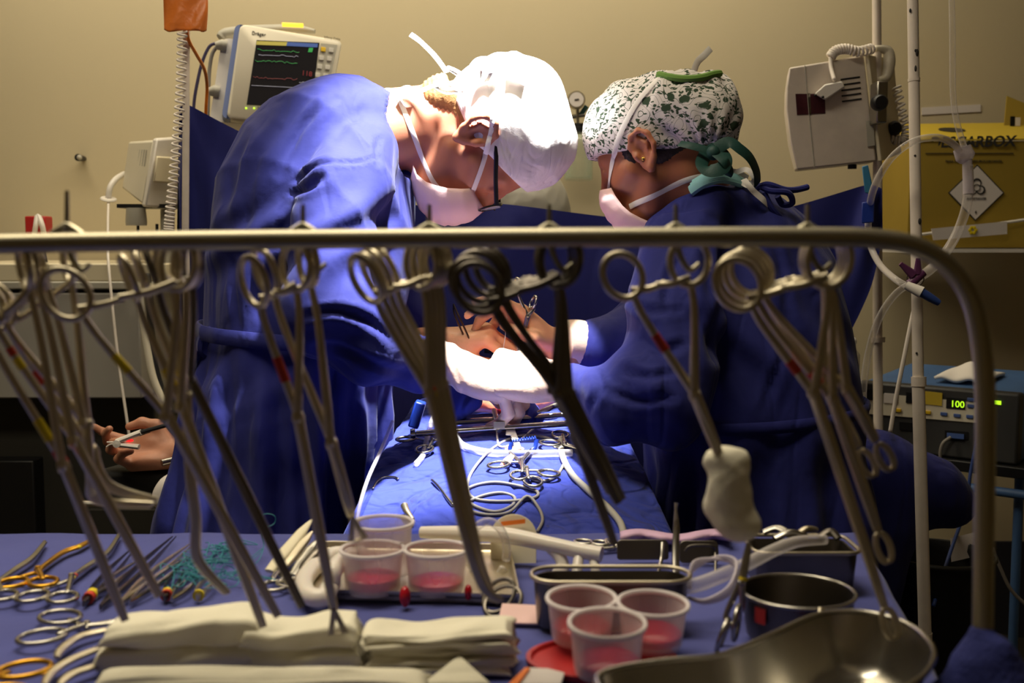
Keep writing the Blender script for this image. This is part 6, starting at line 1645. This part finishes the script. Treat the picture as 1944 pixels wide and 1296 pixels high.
MB().loft([[P(x, y, dt + .012 - l) for x, y in ((1636, 384), (1660, 382), (1659, 422), (1636, 424))] for l in (0, .004)]).build('plate', 'clip_blue', t, bevel=.002)
MB().loft([[P(x, y, dt - .012 + l) for x, y in ((1636, 384), (1660, 382), (1660, 388), (1636, 390))] for l in (0, .024)]).build('bridge', 'clip_blue', t)
# ---- yellow sharps box on its rack
def sharps():
    yb = 3.05
    def Q(px, py, y=yb): return PY(px, py, y)
    u, v = EX, A(0, 0, 1)
    a = Q(1722, 470); b = Q(2010, 470); zt = Q(1800, 268)[2]
    t = thing('sharps_box', 'yellow cardboard sharps box with black lettering on a wall rack', 'box', A((a[0] + b[0]) / 2, yb + .13, a[2]))
    MB().box(((a[0] + b[0]) / 2, yb + .13, (a[2] + zt) / 2), (b[0] - a[0], .26, zt - a[2])).build('carton', 'box_yellow', t, bevel=.002)
    lb = PY(1800, 238, yb + .25)[2]
    f0 = [A(a[0], yb - .002, zt), A(b[0], yb - .002, zt + .004), A(b[0], yb + .25, lb + .004), A(a[0] + .02, yb + .25, lb)]
    MB().loft([f0, [q + A(0, 0, .004) for q in f0]]).build('lid', 'box_yellow_top', t)
    ho = f0[0] * .62 * .45 + f0[1] * .38 * .45 + f0[3] * .62 * .55 + f0[2] * .38 * .55
    ln = nrm(np.cross(f0[1] - f0[0], f0[3] - f0[0]))
    MB().lathe([(0, 0), (.036, 0), (.036, .0015), (0, .0015)], ho + ln * .0045, ln, n=24).build('lid_hole', 'plastic_black', t)
    fl = [(Q(1906, 246, yb + .2)), Q(1990, 256, yb + .2), Q(1990, 196, yb + .24), Q(1946, 196, yb + .24), Q(1912, 182, yb + .24)]
    MB().loft([fl, [q + A(0, .005, 0) for q in fl]]).build('open_flap', 'box_yellow', t)
    q = Q(1922, 230, yb + .19); MB().box(q, (.012, .004, .028)).build('flap_slot', 'plastic_black', t)
    q = Q(1932, 231, yb + .19); MB().box(q, (.014, .004, .024)).build('flap_tab', 'paper_white', t)
    dn = A(0, -.0012, 0)
    text('DESCARBOX', 'lettering', 'ink_dark', t, Q(1845, 270) + dn, nrm(A(1, 0, .035)), A(0, 0, 1), .040, bold=.0011, shear=.18)
    text('PARA MATERIAL PERFUROCORTANTE', 'lettering', 'ink_dark', t, Q(1848, 306) + dn, u, v, .009)
    MB().box(Q(1840, 291) + dn, (.24, .001, .002)).build('printed_line', 'ink_dark', t)
    c = Q(1853, 366) + dn; h = 53 * yb / FPX * 1.0
    MB().slab([(0, -h), (h, 0), (0, h), (-h, 0)], c, u, v, .0008).build('warning_border', 'ink_dark', t)
    h2 = h * .94; dmd = MB().slab([(0, -h2), (h2, 0), (0, h2), (-h2, 0)], c - A(0, .001, 0), u, v, .0008).build('warning_diamond', 'paper_white', t)
    m = MB(); cc = c + A(0, -.002, .014)
    for k in range(3):
        an = PI / 2 + k * 2 * PI / 3; o = cc + A(math.cos(an), 0, math.sin(an)) * .012
        pts = [o + A(math.cos(an + s), 0, math.sin(an + s)) * .011 for s in np.linspace(-2.5, 2.5, 20)]
        m.tube(pts, [.0008, .0022, .0034, .0022, .0008], 6, flat=.3, ref=(0, 1, 0))
    m.ring(cc, .009, .0011, u, v, 24, 5); m.build('biohazard_mark', 'ink_dark', dmd)
    text('INFECTANTE', 'lettering', 'ink_dark', dmd, c + A(0, -.002, -.016), u, v, .009)
    text('6', 'lettering', 'ink_dark', dmd, c + A(0, -.002, -h * .68), u, v, .012)
    r_ = thing('wire_rack', 'white wire rack with a paper strip under the yellow box', 'rack', Q(1840, 474, yb - .01))
    MB().tube([Q(1742, 446, yb - .02), Q(2010, 408, yb - .02)], .004, 8).build('wire', 'plastic_white', r_)
    MB().tube([Q(1742, 446, yb - .02), A(Q(1742, 446)[0], YW, Q(1742, 446)[2])], .004, 8).build('wire', 'plastic_white', r_)
    MB().box(((a[0] + b[0]) / 2, yb + .15, a[2] - .008), (b[0] - a[0], .36, .010)).build('shelf', 'plastic_white', r_)
    s = [Q(1768, 434, yb - .026), Q(1912, 420, yb - .026), Q(1912, 444, yb - .026), Q(1772, 456, yb - .026)]
    st = MB().loft([s, [q + A(0, .002, 0) for q in s]]).build('paper_strip', 'paper_white', r_)
    f = Q(1847, 437, yb - .028); m = MB()
    for k in range(6): m.ell(f + A(math.cos(k * PI / 3), 0, math.sin(k * PI / 3)) * .008, (.005, .0008, .005), n=10, m=6)
    m.build('flower_mark', 'tape_yellow', st)
    ln = Q(1808, 208, YW - .004); s = [Q(1750, 204, YW - .003), Q(1862, 198, YW - .003), Q(1862, 212, YW - .003), Q(1750, 218, YW - .003)]
    sg = tag(MB().loft([s, [q + A(0, .002, 0) for q in s]]).build('wall_label', 'paper_white'), 'pale paper label strip taped on the wall above the yellow box', 'label')
sharps()
# ---- electrosurgical unit on its trolley
def esu():
    lo, ro = P(1632, 856, 2.80), P(1932, 878, 2.56)
    u = nrm((ro - lo) * A(1, 1, 0)); n = np.cross(u, (0, 0, 1)); n = n if n[1] < 0 else -n; v = A(0, 0, 1)
    bk = -n * .34
    zb = P(1800, 862, 2.68)[2]; L = np.linalg.norm((ro - lo) * A(1, 1, 0))
    o = A(lo[0], lo[1], zb)
    def F(px, py, lift=0.): return onp(px, py, o, n) + n * lift
    zt = F(1800, 738)[2]
    t = thing('electrosurgery_unit', 'blue and grey electrosurgical generator with a green 100 readout on a trolley', 'generator', o + u * L / 2 + bk / 2)
    hh = zt - zb
    MB().loft([[o + u * a + v * c for a, c in ((0, 0), (L, 0), (L, hh), (0, hh))], [o + bk + u * a + v * c for a, c in ((0, 0), (L, 0), (L, hh + .02), (0, hh + .02))]]).build('case', 'metal_blue', t, bevel=.006)
    MB().loft([[o + n * k + u * a + v * c for a, c in ((-.004, .0), (L + .004, .0), (L + .004, hh + .004), (-.004, hh + .004))] for k in (-.02, .022)]).build('front_frame', 'plastic_dark', t, bevel=.006)
    def pan(pts, lift, m, name, par=None):
        p = [F(x, y, lift) for x, y in pts]; return MB().loft([[q - n * .003 for q in p], p]).build(name, m, par or t, smooth=30)
    pl = pan([(1644, 742), (1862, 762), (1862, 800), (1642, 782)], .025, 'plastic_cream', 'control_panel')
    for pts, m_, nm in (([(1652, 736), (1684, 740), (1683, 760), (1651, 756)], 'plastic_black', 'display'), ([(1686, 744), (1712, 746), (1711, 764), (1685, 762)], 'paper_white', 'symbol_field'), ([(1728, 742), (1748, 744), (1747, 764), (1727, 762)], 'plastic_black', 'display'), ([(1760, 740), (1796, 744), (1795, 768), (1759, 764)], 'box_yellow_top', 'symbol_field'), ([(1804, 752), (1840, 755), (1839, 775), (1803, 772)], 'plastic_black', 'display')):
        p = pan(pts, .027, m_, nm, pl)
        if nm == 'display' and pts[0][0] == 1804: text('100', 'readout', 'led_green', p, F(1825, 765, .0285), u, v, .022)
    for x, y, m_ in ((1712, 776, 'key_yellow'), (1768, 780, 'key_yellow'), (1799, 783, 'key_blue'), (1824, 786, 'key_blue'), (1848, 788, 'key_blue'), (1850, 756, 'key_blue'), (1850, 768, 'key_blue')):
        MB().slab([(-.008, -.004), (.008, -.004), (.008, .004), (-.008, .004)], F(x, y, .027), u, v, .004).build('key', m_, pl, bevel=.001)
    pan([(1886, 757), (1906, 759), (1906, 766), (1886, 764)], .025, 'led_green', 'power_light')
    for x, y, w_ in ((1730, 806, 16), (1822, 822, 22)): pan([(x - w_, y - 8), (x + w_, y - 5), (x + w_, y + 10), (x - w_, y + 7)], .0245, 'plastic_black', 'socket')
    pan([(1806, 818), (1838, 821), (1838, 830), (1806, 827)], .032, 'key_blue', 'plug')
    MB().tube(spl([F(1814, 826, .034), F(1802, 836, .045), F(1797, 856, .045), F(1798, 880, .04)], 5), .004, 8).build('cord', 'cable_grey', t, smooth=0)
    # folded towel on top
    g_ = []
    for i in np.linspace(0, 1, 24):
        q = F(1758 + 96 * i, 710, 0); 
        g_.append([A(q[0], q[1], zt + .016) + bk * (.18 + .5 * j) + A(0, 0, .012 * math.sin(i * PI) * math.sin(j * PI) + .004 * math.sin(i * 11 + j * 4) + .020 * (1 - abs(2 * j - 1)) * (1 - abs(2 * i - 1) ** 3)) for j in np.linspace(0, 1, 14)])
    tag(MB().grid(g_).build('white_towel', 'tie_white', smooth=0, solid=.008), 'folded white cloth lying on top of the blue generator', 'towel')
    c = thing('trolley', 'dark trolley with a blue rail carrying the generator', 'trolley', o + u * L / 2 + bk / 2 - A(0, 0, zb))
    a = o + u * (L * .5) + bk * .5
    RM = np.stack([u, np.cross((0, 0, 1), u), A(0, 0, 1)], 1)
    MB().box(A(a[0], a[1], zb - .014), (L + .16, .42, .026), RM).build('shelf', 'plastic_black', c, bevel=.003)
    for k in (-.01, 1.01):
        for w_ in (.02, .96):
            q = o + u * (L * k) + bk * w_; MB().tube([A(q[0], q[1], zb - .02), A(q[0], q[1], .03)], .011, 10).build('post', 'metal_blue', c)
    q0 = o + u * L * .55 + n * .03; q1 = o + u * (L + .2) + n * .03; zr = P(1900, 926, 2.6)[2]
    MB().tube([A(q0[0], q0[1], zr), A(q1[0], q1[1], zr)], .011, 10).build('rail', 'metal_blue', c)
    MB().box(A(a[0], a[1], .22), (L + .12, .40, .024), RM).build('shelf', 'plastic_black', c, bevel=.003)
    tag(MB().tube(spl([P(1862, 800, 2.46), P(1852, 850, 2.46), P(1842, 900, 2.46), P(1834, 960, 2.44), P(1800, 1060, 2.3), P(1772, 1150, 2.2)], 6), .004, 8).build('power_cable', 'cable_blue', smooth=0), 'blue cable dropping from the generator past the black bin', 'cable')
    tag(MB().tube(spl([P(1884, 1040, 2.5), P(1900, 1080, 2.5), P(1920, 1120, 2.5), P(1950, 1150, 2.5)], 6), .004, 8).build('floor_cable', 'cable_grey', smooth=0), 'thin grey cable sagging behind the rail at the right edge', 'cable')
esu()
# valve bottle seen past the nurse back
t = thing('white_bottle', 'small white bottle beyond the nurse back, beside the thin pole', 'bottle', P(1614, 712, 2.75))
MB().lathe([(0, 0), (.020, 0), (.022, .004), (.022, .055), (.012, .068), (.012, .078), (0, .078)], P(1614, 714, 2.75), n=20).build('body', 'plastic_cream', t, smooth=40)
MB().ell(P(1614, 648, 2.75), (.016, .016, .014)).build('cap', 'plastic_white', t)
# bin
o = P(1782, 1052, 2.30); 
t = thing('waste_bin', 'black bin lined with a bag, behind the white pole', 'bin', A(o[0], o[1], 0))
MB().lathe([(0, 0), (.085, 0), (.105, o[2] - .02), (.112, o[2]), (.106, o[2] + .004), (.098, o[2] - .01), (.08, .02), (0, .02)], A(o[0], o[1], 0), n=36).build('liner', 'bin_black', t, smooth=50)
MB().lathe([(.108, -.004), (.114, -.002), (.114, .004), (.108, .006)], o, n=36, close=True).build('rim', 'cabinet_dark', t, smooth=0)
tag(MB().slab([(-.04, -.03), (.04, -.02), (.035, .03), (-.035, .02)], P(1838, 1036, 2.36), nrm(A(1, 0, .1)), nrm(A(0, .5, 1)), .002).build('waste_paper', 'paper_white'), 'scrap of white paper sticking out of the black bin', 'paper')
# anaesthetist's bouffant cap just above the screen
def anaesthetist():
    c = P(992, 402, 2.62)
    t = thing('person', 'person behind the navy screen, only the top of a grey bouffant cap visible', 'person', A(c[0], c[1], 0))
    H = Head(c - A(0, 0, .03), frame((.5, -.6, -.62), (.3, -.5, .8)), 1.0)
    b = SD(); b.fn(H, .01); b.cone(H.w(-.03, 0, -.05), H.c + A(.0, .12, -.16), .055, .062, .02)
    b.chain([H.c + A(-.14, .14, -.26), H.c + A(0, .14, -.20), H.c + A(.14, .14, -.26)], [.06, .07, .06], .04)
    b.chain([H.c + A(0, .14, -.24), H.c + A(0, .18, -.55), H.c + A(0, .18, -.75)], [.12, .12, .13], .05)
    for q in (-1, 1): b.chain([H.c + A(.08 * q, .18, -.75), A(c[0] + .09 * q, c[1] + .18, .45), A(c[0] + .09 * q, c[1] + .18, .05)], [.085, .06, .045], .03); b.chain([H.c + A(.18 * q, .14, -.26), H.c + A(.24 * q, .05, -.5), H.c + A(.16 * q, -.1, -.52)], [.05, .042, .034], .03)
    sdf_mb(b, *bounds([H.c + A(-.35, -.2, .15), H.c + A(.35, .4, .15), A(c[0], c[1], .03)], .02), .012).build('body', 'skin_tan', t, smooth=0)
    s = SD(); s.ell((-.010, 0, .046), (.118, .100, .10)); s.ell((-.05, 0, .06), (.08, .08, .08), k=.03)
    f = lambda p: np.maximum(s(H.loc(p)), -(H.loc(p) @ A(-.3, 0, 1)) + .01)
    sdf_mb(f, *bounds([H.c - .17, H.c + .17], .0), .006, disp=lambda v: .004 * cloth(v, 81, 1.5)).build('cap', 'plastic_grey', t, smooth=0)
    sg = SD(); sg.chain([H.c + A(-.15, .14, -.28), H.c + A(0, .14, -.24), H.c + A(.15, .14, -.28)], [.075, .09, .075], .04); sg.chain([H.c + A(0, .14, -.26), H.c + A(0, .18, -.55), A(c[0], c[1] + .18, .55)], [.14, .14, .16], .05)
    sdf_mb(sg, *bounds([H.c + A(-.3, -.1, -.12), H.c + A(.3, .4, .0), A(c[0], c[1], .4)], .02), .014, disp=lambda v: .004 * cloth(v, 83, .6)).build('scrubs', 'teal_cloth', t, smooth=0)
anaesthetist()
